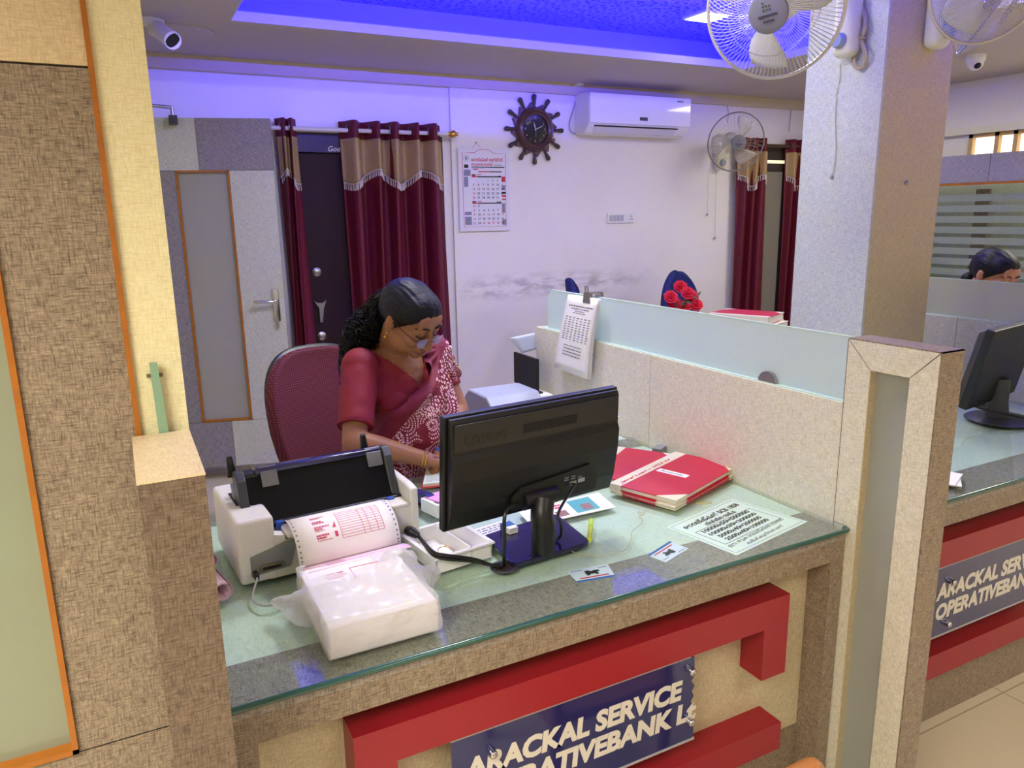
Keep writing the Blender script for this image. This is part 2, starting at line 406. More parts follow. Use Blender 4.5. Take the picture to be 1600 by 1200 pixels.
# ---- ceiling with the blue lit tray
TX0, TX1, TY0, TY1 = 0.60, 3.78, 1.45, 3.95
def ceiling():
    b = MB(); t = CZ+.02
    e = .012; b.box(-3, TX0-e, -3, WY, CZ, t); b.box(TX1+e, 8.5, -3, WY, CZ, t); b.box(TX0-e, TX1+e, -3, TY0-e, CZ, t); b.box(TX0-e, TX1+e, TY1+e, WY, CZ, t)
    c = tag(b.build('ceiling', 'ceiling_paint'), kind='structure')
    # damask pattern on recessed ceiling
    m = bpy.data.materials.new('damask_ceiling'); m.use_nodes = True; nt = m.node_tree; p = nt.nodes['Principled BSDF']; MATS['damask_ceiling'] = m
    tc = nn(nt, 'ShaderNodeTexCoord')
    vo = nn(nt, 'ShaderNodeTexVoronoi', voronoi_dimensions='2D'); vo.inputs['Scale'].default_value = 3.0; vo.inputs['Randomness'].default_value = 0.75; nt.links.new(tc.outputs['Object'], vo.inputs['Vector'])
    r = math_node(nt, 'ADD', vo.outputs['Distance'], 0.0)
    # spiral scrolls round each cell centre
    dv = nn(nt, 'ShaderNodeVectorMath', operation='SUBTRACT'); nt.links.new(tc.outputs['Object'], dv.inputs[0])
    nt.links.new(vo.outputs['Position'], dv.inputs[1]); s2 = nn(nt, 'ShaderNodeSeparateXYZ'); nt.links.new(dv.outputs[0], s2.inputs[0])
    ang = math_node(nt, 'ARCTAN2', s2.outputs[1], s2.outputs[0])
    ln = nn(nt, 'ShaderNodeVectorMath', operation='LENGTH'); nt.links.new(dv.outputs[0], ln.inputs[0])
    spiral = math_node(nt, 'SINE', math_node(nt, 'ADD', math_node(nt, 'MULTIPLY', ln.outputs['Value'], 85.0), ang))
    a = math_node(nt, 'GREATER_THAN', spiral, 0.80)
    inr = math_node(nt, 'LESS_THAN', ln.outputs['Value'], 0.15)
    pet = math_node(nt, 'GREATER_THAN', math_node(nt, 'ADD', math_node(nt, 'SINE', math_node(nt, 'MULTIPLY', ang, 6.0)), math_node(nt, 'MULTIPLY', ln.outputs['Value'], -14.0)), 0.1)
    v2 = nn(nt, 'ShaderNodeTexVoronoi', voronoi_dimensions='2D'); v2.inputs['Scale'].default_value = 26; nt.links.new(tc.outputs['Object'], v2.inputs['Vector'])
    leaf = math_node(nt, 'MULTIPLY', math_node(nt, 'LESS_THAN', v2.outputs['Distance'], 0.27), math_node(nt, 'GREATER_THAN', ln.outputs['Value'], 0.15))
    pat = math_node(nt, 'MAXIMUM', math_node(nt, 'MAXIMUM', math_node(nt, 'MULTIPLY', a, inr), pet), leaf)
    nt.links.new(mixc(nt, pat, lin('#8e88c0'), lin('#36336c')), p.inputs['Base Color'])
    p.inputs['Roughness'].default_value = 0.12; p.inputs['Specular IOR Level'].default_value = 0.6
    b = MB(); b.box(TX0-.35, TX1+.35, TY0-.35, TY1+.35, UZ, UZ+.02); b.build('recessed_panel', 'damask_ceiling', c)
    # upstand lips round the opening, coves behind them
    b = MB(); L = .045; k = .012
    b.box(TX0-k, TX0, TY0-k, TY1+k, CZ, CZ+L); b.box(TX1, TX1+k, TY0-k, TY1+k, CZ, CZ+L)
    b.box(TX0, TX1, TY1, TY1+k, CZ, CZ+L); b.box(TX0, TX1, TY0-k, TY0, CZ, CZ+L)
    b.build('tray_lip', 'ceiling_paint', c)
    b = MB(); e = .3
    b.box(TX0-e-.02, TX0-e, TY0-e, TY1+e, CZ+.021, UZ); b.box(TX1+e, TX1+e+.02, TY0-e, TY1+e, CZ+.021, UZ)
    b.box(TX0-e, TX1+e, TY1+e, TY1+e+.02, CZ+.021, UZ); b.box(TX0-e, TX1+e, TY0-e-.02, TY0-e, CZ+.021, UZ)
    mat('cove_paint', '#9a9ab8', 0.6)
    b.build('cove_side', 'cove_paint', c)
    # the blue LED strip lies on the cove shelf, a row of diodes
    mat('blue_led', '#0a0aff', 0.5, emit='#0402ff', es=380)
    b = MB(); q = .10; zz = CZ+.046
    b.box(TX0-q, TX1+q, TY1+q-.012, TY1+q, zz, zz+.008); b.box(TX0-q, TX1+q, TY0-q, TY0-q+.012, zz, zz+.008)
    b.box(TX0-q, TX0-q+.012, TY0-q, TY1+q, zz, zz+.008); b.box(TX1+q-.012, TX1+q, TY0-q, TY1+q, zz, zz+.008)
    b.build('led_strip', 'blue_led', c)
    return c
CEIL = ceiling()
mat('led_panel', '#ffffff', 0.4, emit='#f4f8ff', es=9)
def panel(x, y, z=UZ, s=.15):
    t = thing('ceiling_light', 'small square white panel light glowing in the patterned recess of the ceiling', 'light', (x, y, z))
    b = MB(); b.box(x-s, x+s, y-s, y+s, z-.012, z); b.build('frame', 'white_plastic', t)
    b = MB(); s2 = s-.012; b.box(x-s2, x+s2, y-s2, y+s2, z-.014, z-.011); b.build('diffuser', 'led_panel', t)
pc = at(1105, 24, 2, UZ); panel(pc.x, pc.y, s=.10)

# security camera on ceiling (bullet), round hatch disc, dome camera
def bullet_cam():
    p = at(234, 31, 2, CZ)
    t = thing('security_camera', 'white bullet security camera on a swivel foot under the ceiling', 'camera', p)
    b = MB(); b.smooth = 1; b.lathe([(0, 0), (.062, 0), (.062, -.012), (.045, -.022), (0, -.022)], p); b.build('mount_plate', 'white_plastic', t)
    d = (RGT*.62-UPV*.52-FWD*.42).normalized(); c = p+RGT*.075-UPV*.075-FWD*.03
    b = MB(); b.smooth = 1; b.tube(smooth_path([p+Vector((0, 0, -.02)), p+Vector((0, -.005, -.05)), p+RGT*.022-UPV*.068, c-d*.03]), [.016, .014, .014, .015, .015, .015, .014, .014, .013, .013, .013, .013, .013, .013, .012, .012, .012, .012, .012][:19], 12) if False else b.tube([p+Vector((0, 0, -.02)), p+Vector((0, -.005, -.055)), p+RGT*.03-UPV*.07, c-d*.04], [.016, .014, .016, .012], 12); b.build('swivel_arm', 'white_plastic', t)
    a = c-d*.055; e = c+d*.095
    b = MB(); b.smooth = 1; b.tube([a, a+d*.004, e-d*.012, e, e-d*.01], [.028, .036, .04, .04, .034], 24); b.build('body', 'white_plastic', t)
    b = MB(); b.smooth = 1; b.tube([e-d*.012, e-d*.002], [.033, .033], 24); b.build('lens', 'black_plastic', t)
bullet_cam()
p = at(276, 49, 2, CZ)
b = MB(); b.smooth = 1; b.lathe([(0, 0), (.175, 0), (.175, -.006), (.16, -.010), (0, -.010)], p, 48)
tag(b.build('ceiling_disc', 'ceiling_paint'), 'flat round cover disc on the ceiling behind the bullet camera', 'ceiling cover')
p = at(1525, 86, 2, CZ)
t = thing('dome_camera', 'small white dome camera on the ceiling right of the column', 'camera', p)
b = MB(); b.smooth = 1; b.lathe([(0, 0), (.055, 0), (.055, -.03), (.05, -.04), (0, -.04)], p); b.build('housing', 'white_plastic', t)
b = MB(); b.smooth = 1; b.ell(p+Vector((-.003, -.005, -.045)), (.045, .045, .045)); b.build('ball', 'white_plastic', t)
b = MB(); b.smooth = 1; b.ell(p+Vector((-.02, -.028, -.065)), (.02, .022, .02)); b.build('lens', 'black_plastic', t)

# ---- column
CX0, CX1, CY0, CY1 = 2.47, 2.845, 1.90, 2.243
def column():
    t = structure('trim_3', loc=(CX0, CY0, 0)); t.name = 'wall_column'
    b = MB(); b.box(CX0, CX0+.012, CY0+.0, CY1, 0, CZ); b.build('side_cladding', 'lam_pale', t)
    b = MB(); b.box(CX0+.012, CX1, CY0, CY1, 0, CZ); b.build('front_cladding', 'lam_sand', t)
laminate('lam_sand', '#e2d29c', '#b4a26c', contrast=0.8)
column()

# ---- left cabin wall: frosted door light, orange bead, cream end
LY = 1.2
def cabin():
    t = structure('wall_cabin', loc=(0, LY, 0))
    x1 = .068
    b = MB(); b.box(0.0, x1, LY, 3.9, 0, CZ); b.build('cream_end_panel', 'lam_cream_left', t)
    # front brown cladding around the frosted pane (pane x -0.60..-0.137, z .755..2.1)
    px0, px1, pz0, pz1 = -.62, -.137, .755, 1.95
    b = MB(); y0, y1 = LY-.002, LY+.05
    b.box(px1, -.003, y0, y1, 0, 1.742); b.box(px0-.15, px0, y0, y1, 0, 1.742); b.box(px0, px1, y0, y1, 0.0, pz0)
    b.box(px0, px1, y0, y1, pz1, 2.0)
    b.build('brown_cladding', 'lam_brown', t)
    b = MB(); b.box(px0-.15, -.003, y0, y1, 1.745, CZ); b.build('beige_cladding', 'lam_beige_left', t)
    b = MB(); b.box(px0-2.3, px0-.15, y0, y1, 0, CZ); b.build('side_cladding', 'lam_brown', t)
    b = MB(); b.box(-.137, -.003, y0-.0006, y0, .7535, .7550); b.build('joint_line', 'black_matte', t)
    b = MB(); b.box(-.004, .003, LY-.008, LY+.004, 0, CZ); b.build('orange_bead', 'orange_wood', t)
    b = MB(); k = .008
    b.box(px1-k, px1, LY-.008, LY+.02, pz0, pz1); b.box(px0, px0+k, LY-.008, LY+.02, pz0, pz1); b.box(px0, px1, LY-.008, LY+.02, pz0, pz0+k); b.build('pane_bead', 'orange_wood', t)
    b = MB(); b.box(px0, px1, LY+.015, LY+.023, pz0, pz1); b.build('frosted_pane', 'frost_cabin', t)
laminate('lam_cream_left', '#f4edc4', '#d8cc98', contrast=0.8)
laminate('lam_beige_left', '#e6d3aa', '#bfa780', contrast=0.8)
thin_glass('frost_cabin', '#d8e2c8', 1.5, 0.05, frost=0.72, fcol='#b8bea6', trans=0.35)
cabin()
# cabin interior behind the frosted pane
b = MB(); b.box(-1.5, -.25, 2.0, 2.6, 0, .74); tag(b.build('cabin_table', 'lam_pale'), 'pale table behind the frosted pane of the near cabin', 'table')

# ---- open laminated door leaf with frosted light (hinged at its far left)
def door_leaf():
    P = at(465, 720, 1, 4.52); R = Vector((P.x, P.y, 0)); d = Vector((-math.sin(math.radians(106)), -math.cos(math.radians(106)), 0)).normalized()
    n = Vector((-d.y, d.x, 0));  n = n if n.y < 0 else -n
    t = structure('door_2', loc=R)
    W = .86; H = 2.07; z0 = .10
    def q(px, py): return atp(px, py, R, n)
    M = frame((R.x, R.y, 0), d, (0, 0, 1))     # local x = from lock side toward hinge, y = up
    Mi = M.inverted()
    def lc(px, py): v = Mi @ q(px, py); return v.x, v.y
    gx1, gz1 = lc(358, 266); gx0, gz0 = lc(273, 266); bx1, bz = lc(397, 655); _, topz = lc(418, 185); _, botz = lc(465, 720); 
    mx, _ = lc(307, 225); m2x, _ = lc(365, 690)
    z0 = botz; H = topz; gz0 = bz; gz1_ = gz1
    xL, xR = gx1, gx0     # small local x is the lock side
    def bx(name, a, b_, c, e, mt, y=0.0, th=.035):
        k = MB(); k.M = M; k.box(a, b_, c, e, -.035 if th > 0 else 0, 0) if False else k.box(a, b_, c, e, -th, y); return k.build(name, mt, t)
    zs = -1 if M.col[2].xyz.dot(n) > 0 else 1
    def pn(name, a, b_, c, e, mt, z1=0.0, z2=.035):
        k = MB(); k.M = M; zz = sorted((zs*z1, zs*z2)); k.box(a, b_, c, e, zz[0], zz[1]); return k.build(name, mt, t)
    g = .002
    pn('top_panel', 0, mx-g, gz1, H, 'lam_grey'); pn('top_panel', mx, W, gz1, H, 'lam_pale')
    pn('side_panel', 0, xL, gz0+.0, gz1-g, 'lam_pale'); pn('side_panel', xR, W, gz0, gz1-g, 'lam_grey')
    pn('bottom_panel', 0, m2x-g, z0, gz0-g, 'lam_pale'); pn('bottom_panel', m2x, W, z0, gz0-g, 'lam_grey')
    pn('frosted_pane', xL, xR, gz0, gz1, 'frost_glass_door', .012, .02)
    k = .012
    f = MB(); f.M = M
    for a, b_, c, e in ((xL, xL+k, gz0, gz1), (xR-k, xR, gz0, gz1), (xL, xR, gz0, gz0+k), (xL, xR, gz1-k, gz1)): f.box(a, b_, c, e, *sorted((-zs*.004, zs*.03)))
    f.build('glazing_bead', 'orange_wood', t)
    hx, hz = lc(432, 478)
    s = -zs
    h = MB(); h.M = M; h.smooth = 1; h.rbox(hx-.02, hx+.02, hz-.09, hz+.10, *sorted((0, s*.008)), r=.004); hh = h.build('handle_plate', 'chrome', t)
    h = MB(); h.M = M; h.smooth = 1; h.tube([(hx, hz+.03, 0), (hx, hz+.03, s*.045), (hx+.01, hz+.03, s*.05), (hx+.12, hz+.03, s*.05)], .009, 12); h.build('lever', 'chrome', hh)
    h = MB(); h.M = M; h.smooth = 1; h.tube([(hx, hz-.06, s*.008), (hx, hz-.06, s*.02)], .008, 12); h.box(hx-.008, hx+.008, hz-.13, hz-.06, s*.018, s*.022); h.build('key', 'steel', hh)
    # closer arm at the top
    a = q(218, 166); bb = q(272, 170)
    c = MB(); c.smooth = 1; a0 = a+n*.10; b0 = bb+n*.05; c.tube([a0, b0], .009, 10); c.tube([b0, b0+Vector((0, 0, -.05))], .01, 10); c.build('closer_arm', 'steel', t)
    c = MB(); c.box(b0.x-.02, b0.x+.02, b0.y-.02, b0.y+.05, b0.z-.085, b0.z-.04); c.build('closer_bracket', 'black_plastic', t)
thin_glass('frost_glass_door', '#c8ccc0', 1.45, 0.08, frost=0.9, fcol='#c6c6bc', trans=0.35)
door_leaf()

# ---- dark security door in the back wall
def back_door():
    t = structure('door_1', loc=(1.0, WY, 0))
    mat('door_dark', '#2c191c', 0.55, spec=.2, var=0.1, vscale=8); mat('door_frame_dark', '#322430', 0.3)
    x0, x1, zt = .985, 2.0, 2.055
    b = MB(); b.box(x0, x1, WY-.03, WY+.08, 1.94, zt); b.box(x0, x0+.05, WY-.03, WY+.08, 0, 1.94); b.box(x1-.05, x1, WY-.03, WY+.08, 0, 1.94); b.build('door_frame', 'door_frame_dark', t)
    b = MB(); b.box(x0+.05, x1-.05, WY, WY+.05, .01, 1.935)
    lf = b.build('door_panel', 'door_dark', t)
    def disc(px, py, r):
        c = at(px, py, 1, WY); d = MB(); d.smooth = 1; Mx = Matrix.Rotation(PI/2, 3, 'X'); d.lathe([(0, .012), (r*.5, .012), (r*.7, .008), (r, .004), (r, 0)], c, 24, Mx); return d.build('lock_disc', 'steel', t)
    disc(495, 425, .028); disc(503, 525, .028)
    b = MB()
    P = [at(x, y, 1, WY) for x, y in ((490, 470), (495, 473), (503, 473), (509, 468), (505, 482), (503.5, 503), (499.5, 503), (498, 482))]
    b.slab([p+Vector((0, -.001, 0)) for p in P], .018, (0, -1, 0)); b.build('pull_handle', 'steel', t)
    c = at(526, 233, 1, WY-.031)
    text('Godrej', .045, 'paper', t, frame((c.x-.06, WY-.0315, c.z-.014), (1, 0, 0), (0, 0, 1)), shear=.3, name='logo_lettering')
back_door()
# ================================================================ COUNTERS AND SCREENS
PX = 1.525           # left face of the screen between the two counters
mat('sign_navy', '#16205c', 0.12, coat=0.6); mat('sign_letter', '#d8d2c4', 0.4); mat('sign_edge', '#a8a4a8', 0.3)
mat('red_dark', '#b01c2c', 0.4, var=0.06, vscale=15)
mat('grommet_dark', '#1c1c1c', 0.5)

def counter(x0, x1, sx, label, slabel, ragged):
    t = thing('bank_counter', label, 'counter', (x0, 1.17, 0))
    zt = .768
    # laminated top: dark front strip, light field
    b = MB(); b.box(x0, x1, 1.165, 1.302, zt-.02, zt); b.build('top_front_strip', 'lam_top_dark', t)
    b = MB(); b.box(x0, x1, 1.302, 1.62, zt-.02, zt); b.box(x0, x1, 1.62, 1.98, zt-.02, zt); b.build('top_field', 'lam_top_light', t)
    b = MB(); b.box(x0, x1, 1.98, 2.07, zt-.02, zt); b.build('top_back_strip', 'lam_top_dark', t)
    b = MB(); b.box(x0, x1-.045, 1.165, 1.2, .695, zt-.02); b.box(x0, x1-.045, 1.2, 1.235, .695, .71); b.build('apron', 'lam_brown', t)
    b = MB(); b.box(x1-.045, x1-.001, 1.165, 1.26, 0, zt-.02); b.build('side_leg', 'lam_brown', t)
    b = MB(); b.box(x0, x0+.045, 1.165, 1.26, 0, .695); b.build('side_leg', 'lam_brown', t)
    b = MB(); b.box(x0+.045, x1-.045, 1.232, 1.252, .20, .70); b.build('front_panel', 'lam_cream_front', t)
    b = MB(); b.box(x0+.045, x1-.045, 1.232, 1.252, 0, .198); b.build('plinth_panel', 'lam_brown', t)
    for sx_ in (x0+.02, x1-.04):
        b = MB(); b.box(sx_, sx_+.02, 1.3, 2.0, 0, zt-.02); b.build('side_support', 'lam_pale', t)
    # red relief frame
    a0 = sx-.215; a1 = sx+.85
    b = MB(); y0, y1 = 1.16, 1.232; zb, zu = .575, .650
    # one continuous outline: top bar with right drop, left upright, lower bar
    b.box(a0, a1, y0, y1, zb, zu); b.box(a1-.078, a1, y0, y1, .440, zb); b.build('red_top_bar', 'red_gloss', t)
    b = MB(); b.box(a0, a1, y0, y1, .225, .300); b.box(a0, a0+.078, y0, y1, .300, zb); b.build('red_lower_bar', 'red_gloss', t)
    # sign board, acrylic on studs
    s0, s1 = sx-.028, sx+.567; z0, z1 = .353, .566; yb = 1.168
    pts = [(s0, z0), (s1, z0)]
    if ragged:
        random.seed(3)
        pts += [(s1+.006, z0+.006), (s1+.004, z0+.05)]
        for i in range(9): pts.append((s1+.004-(.008 if i % 2 else 0)-random.random()*.003, z0+.06+i*.013))
    pts += [(s1, z1-.002), (s1-.01, z1), (s0, z1)]
    b = MB(); b.prism(pts, 1, yb, yb+.004); sb = b.build('sign_board', 'sign_navy', t, label=slabel)
    b = MB(); c = [(s0-.002, z0-.004), (s1+.008, z0-.004), (s1+.008, z0+.002), (s0-.002, z0+.002)]; b.prism(c, 1, yb-.001, yb+.005)
    b.prism([(s0-.002, z1), (s1-.01, z1), (s1-.01, z1+.003), (s0-.002, z1+.003)], 1, yb-.001, yb+.005); b.build('sign_rim', 'sign_edge', sb)
    F = .064
    t1 = text('ARACKAL SERVICE', F, 'sign_letter', sb, frame((sx, yb-.0006, .470), (1, 0, 0), (0, 0, 1)), off=.0031, shear=.10, fit=.540)
    t2 = text('OPERATIVEBANK Lt' if ragged else 'OPERATIVEBANK Ltd', F, 'sign_letter', sb, frame((sx, yb-.0006, .407), (1, 0, 0), (0, 0, 1)), off=.0031, shear=.10, fit=.575 if ragged else .585)
    for px, pz in ((sx+.055, .515), (sx+.055, .385), (s1-.012, .535), (s1-.010, .405)):
        b = MB(); b.smooth = 1; b.lathe([(0, .016), (.005, .0155), (.008, .013), (.009, .009), (.009, 0), (.006, -.05)], (px, yb-.001, pz), 20, Matrix.Rotation(PI/2, 3, 'X')); b.build('stud', 'chrome', sb)
    # glass top: see-through sheet with green polished edge
    g = thing('counter_glass', label.replace('bank counter', 'counter').split(' with ')[0] + ' glass sheet lying on it', 'glass', (x0, 1.17, zt))
    gx0, gx1, gy0, gy1 = x0+.001, x1-.001, 1.152, 2.06
    b = MB(); b.box(gx0, gx1, gy0+.004, gy1, zt+.0005, zt+.012); b.build('glass_sheet', 'desk_glass', g)
    b = MB(); b.smooth = 1; r = .006; zc = zt+.0068
    b.tube([(gx0, gy0+.003, zc), (gx1-.012, gy0+.003, zc), (gx1-.003, gy0+.006, zc), (gx1, gy0+.018, zc)], r, 12); b.build('polished_edge', 'green_glass_edge', g)
    return t, g
laminate('lam_cream_front', '#d9cdab', '#a8946e', contrast=0.8)
t1, g1 = counter(.070, 1.522, .487, 'near bank counter with red relief frame and broken blue sign, clerk in maroon behind', 'navy sign board with its end chipped away', True)
g1['label'] = 'clear green-edged glass sheet on the near counter, papers lying under it'
t2, g2 = counter(1.602, 3.147, 1.93, 'farther bank counter at the edge of the frame, whole blue sign and round-based monitor on it', 'navy sign board with white slanted capitals', False)
g2['label'] = 'clear green-edged glass sheet on the farther counter under the round-based monitor'
t2['label'] = 'farther bank counter past the tall screen, round-based monitor standing on it'

def screen(x, label, pale='lam_cream'):
    t = thing('counter_screen', label, 'partition', (x, 1.2, 0))
    x1 = x+.075
    b = MB(); b.box(x, x1, 1.206, 1.957, 0, 1.085); b.build('lower_panel', pale, t)
    b = MB(); b.box(x, x1, 1.959, 2.73, 0, 1.085); b.build('lower_panel', pale, t)
    b = MB(); b.box(x+.004, x1, 1.955, 1.961, 0, 1.083); b.build('joint_line', 'black_matte', t)
    # glass with clipped far corner
    g = MB(); gx = x+.018
    g.prism([(1.207, 1.088), (2.66, 1.088), (2.66, 1.215), (2.63, 1.245), (1.207, 1.245)], 0, gx, gx+.009); gl = g.build('glass_pane', 'frost_glass' if pale == 'lam_cream' else 'frost_glass_grey', t)
    g = MB(); g.box(gx-.0005, gx+.0095, 1.207, 2.63, 1.2445, 1.2465); g.box(gx-.0005, gx+.0095, 2.6595, 2.6615, 1.088, 1.215); g.build('pane_edge', 'glass_edge_pale', gl)
    g = MB(); g.box(gx-.012, gx+.02, 1.207, 2.7, 1.083, 1.0885); g.build('channel', 'glass_edge_pale', t)
    for y in (1.46, 2.45):
        c = MB(); c.smooth = 1; pts = [(y-.032, 1.086)]+[(y+.032*math.cos(a), 1.086+.032*math.sin(a)) for a in [PI-i*PI/10 for i in range(11)]]+[(y+.032, 1.086)]
        c.prism(pts[1:-1], 0, gx-.011, gx+.02); c.build('glass_clip', 'steel', t)
    # tall end frame towards the hall: mitred cream frame round a frosted light
    y0, y1, o0, o1, zt, zo = .975, 1.205, 1.04, 1.14, 1.243, 1.178
    zb = .10
    b = MB()
    for pl in ([(y0+.0, 0), (o0, 0), (o0, zo-.001), (y0, zt-.002)], [(o1, 0), (y1, 0), (y1, zt-.001), (o1, zo-.001)], [(y0+.001, zt), (o0, zo), (o1, zo), (y1, zt)], [(o0, 0), (o1, 0), (o1, zb), (o0, zb)]):
        b.prism(pl, 0, x, x1-.002)
    b.build('mitred_frame', pale, t)
    b = MB()
    for p, q in (((y0, zt), (o0, zo)), ((y1, zt), (o1, zo))):
        d = Vector((q[0]-p[0], q[1]-p[1])).normalized().orthogonal()*.0007
        b.prism([(p[0]-d.x, p[1]-d.y), (q[0]-d.x, q[1]-d.y), (q[0]+d.x, q[1]+d.y), (p[0]+d.x, p[1]+d.y)], 0, x-.0003, x+.001)
    b.box(x-.0003, x+.001, y1-.0006, y1+.001, 0, zt); b.box(x-.0003, x+.001, 1.2, y1, 1.085, 1.0862)
    b.box(x-.0003, x+.001, 1.165, 1.205, .779, .7802)
    b.build('mitre_joint', 'joint_dark', t)
    b = MB(); b.box(x+.0, x1, y0-.004, y0, 0, zt+.003); b.box(x, x1, y0-.004, y1, zt, zt+.003); b.box(x1-.002, x1, y0, y1, 0, zt); b.build('edge_cladding', 'lam_brown', t)
    b = MB(); b.box(x+.002, x+.05, o1-.0015, o1, zb, zo); b.box(x+.002, x+.05, o0, o0+.0015, zb, zo); b.build('opening_lining', 'lam_cream_front', t)
    b = MB(); b.box(x+.022, x+.03, o0, o1, zb, zo); b.build('frosted_light', 'frost_glass_grey', t)
    return t
mat('glass_edge_pale', '#cfe8de', 0.15); mat('joint_dark', '#6a6048', 0.6)
screen(PX, 'cream laminate screen with frosted glass top and tall end frame between the two counters')
screen(3.15, 'pale laminate screen with grey glass top in front of the woman seated farther off', 'lam_pale')

# paper pad clipped over the glass of the screen
def clipped_pad():
    t = thing('clipped_papers', 'sheaf of printed sheets hung on the screen glass by a bulldog clip', 'papers', (PX, 2.28, 1.2))
    P = [at(891, 460, 0, PX-.006), at(939, 467, 0, PX-.006), at(924, 592, 0, PX-.016), at(872, 573, 0, PX-.016)]
    random.seed(8)
    b = MB()
    for i in range(6):
        o = Vector((-.0018*i, (random.random()-.5)*.006, (random.random()-.5)*.006))
        def f(u, v, o=o, i=i):
            a = P[0].lerp(P[1], u); c = P[3].lerp(P[2], u); p = a.lerp(c, v)
            p = p+o*(v if i else v)+Vector((-.0018*i-.012*math.sin(v*PI)*(.4+u*.3), 0, 0)); return p
        b.grid(f, 6, 10)
    b.smooth = 1; s = b.build('sheet_stack', 'paper', t, mods=[('SOLIDIFY', {'thickness': .0006})])
    def g(u, v):
        a = P[0].lerp(P[1], u); c = P[3].lerp(P[2], u); p = a.lerp(c, v); return p+Vector((-.0018*5-.0018*5*v-.012*math.sin(v*PI)*(.4+u*.3)-.0012, 0, 0))
    k = MB()
    def line(u0, u1, v, h):
        n = 6
        for i in range(n):
            a, c = u0+(u1-u0)*i/n, u0+(u1-u0)*(i+1)/n
            k.quad(g(a, v), g(c, v), g(c, v+h), g(a, v+h))
    random.seed(5)
    def words_(u0, u1, v, h):
        u = u0
        while u < u1:
            wd = .02+random.random()*.06; line(u, min(u1, u+wd), v, h); u += wd+.015
    words_(.12, .9, .12, .014); words_(.2, .8, .155, .012); words_(.35, .65, .185, .010); words_(.3, .7, .21, .008)
    for r in range(10):
        for c in range(7): 
            u = .1+c*.12; line(u, u+.05+random.random()*.03, .27+r*.032, .010)
    words_(.2, .75, .64, .010)
    for r in range(3): words_(.2, .75, .68+r*.042, .014)
    k.build('printed_lines', 'ink_grey', s)
    c0 = at(919, 466, 0, PX-.012)
    b = MB(); b.smooth = 0; b.prism([(c0.y-.025, 1.225), (c0.y+.025, 1.225), (c0.y+.018, 1.262), (c0.y-.018, 1.262)], 0, PX-.02, PX-.006)
    b.prism([(c0.y-.025, 1.225), (c0.y+.025, 1.225), (c0.y+.018, 1.262), (c0.y-.018, 1.262)], 0, PX+.03, PX+.042); b.box(PX-.018, PX+.04, c0.y-.015, c0.y+.015, 1.258, 1.264); b.build('bulldog_clip', 'steel', t)
    b = MB(); b.smooth = 1; b.tube([(PX-.015, c0.y-.01, 1.25), (PX-.02, c0.y-.008, 1.285), (PX-.02, c0.y+.008, 1.285), (PX-.015, c0.y+.01, 1.25)], .003, 8); b.build('clip_handle', 'steel', t)
clipped_pad()

# low end post on the near side with the glass splinter beside it
t = thing('end_post', 'low brown laminate post at the near end of the counter against the cabin wall', 'post', (-.009, .957, 0))
b = MB(); b.box(-.009, .066, .957, 1.18, 0, 1.2385); b.build('post_body', 'lam_post', t)
b = MB(); b.box(-.010, .067, .956, 1.181, 1.2386, 1.2405); b.build('lit_post_top', 'lam_beige_left', t)  # paler laminate puts the light from above into the top's colour
t = thing('glass_strip', 'narrow upright strip of green glass on the end post against the cream panel', 'glass', (.045, 1.19, 1.24))
a = at(256, 676, 1, 1.19); c = at(239, 566, 1, 1.19)
b = MB(); dx = Vector((.0065, 0, 0)); b.slab([a-dx, a+dx, c+dx*.8, c-dx*.8], .006, (0, -1, 0)); b.build('strip', 'green_strip', t)
b = MB(); q = a.lerp(c, .82); b.box(q.x-.011, q.x+.011, q.y-.001, q.y+.004, q.z-.003, q.z+.002); q = a.lerp(c, .62); b.build('holding_clip', 'joint_dark', t)
mat('green_strip', '#86a88c', 0.25)

# side table along the screen
t = thing('side_table', 'low pale side table along the screen behind the clerk', 'table', (1.15, 2.1, 0))
b = MB(); b.box(1.13, 1.52, 2.075, 2.72, .74, .768); b.build('tabletop', 'lam_top_light', t)
for x, y in ((1.14, 2.08), (1.49, 2.08), (1.14, 2.68), (1.49, 2.68)):
    b = MB(); b.box(x, x+.03, y, y+.03, 0, .74); b.build('leg', 'lam_grey', t)

# glazed cabin front along the right wall with frosted stripes
def far_glazing():
    X = 5.2
    t = thing('glazed_partition', 'tall glass partition with frosted stripes and purple band, behind the farther woman', 'partition', (X, 3, 0))
    P = lambda x, y: at(x, y, 0, X)
    zo = P(1540, 287).z; zt = P(1540, 240).z; zl = P(1457, 438).z
    y0, y1 = 1.9, 4.2
    b = MB(); b.box(X, X+.05, y0, P(1549, 240).y, zo+.012, zt); b.build('top_band', 'lam_violet', t)
    b = MB(); b.box(X, X+.05, P(1549, 240).y+.004, y1, zo+.012, zt); b.build('top_band', 'lam_violet', t)
    b = MB(); b.box(X-.008, X+.05, y0, y1, zo-.004, zo+.010); b.build('wood_bead', 'orange_wood', t)
    b = MB(); b.box(X+.02, X+.028, y0, y1, .7, zo-.004); g = b.build('glass_pane', 'glazing', t)
    b = MB(); z = zo-.05; 
    while z > zl-.1:
        b.box(X+.0275, X+.030, y0, y1, z-.062, z-.016); z -= .072
    b.build('frosted_stripe', 'frost_stripe', g)
    b = MB(); b.box(X, X+.05, y0, y1, 0, .7); b.build('lower_panel', 'lam_violet', t)
    b = MB(); yc = P(1516, 330).y; yd = P(1494, 330).y; b.box(X+.2, X+.22, yc, yd, 0, zo-.03); tag(b.build('brown_post', 'lam_brown'), 'brown laminate strip standing behind the striped glass', 'post')
    b = MB(); b.box(X+.3, X+.31, 1.9, 4.2, 0, zo); tag(b.build('wall_office', 'lam_pale'), kind='structure')
laminate('lam_violet', '#aaa6b8', '#6a6680')
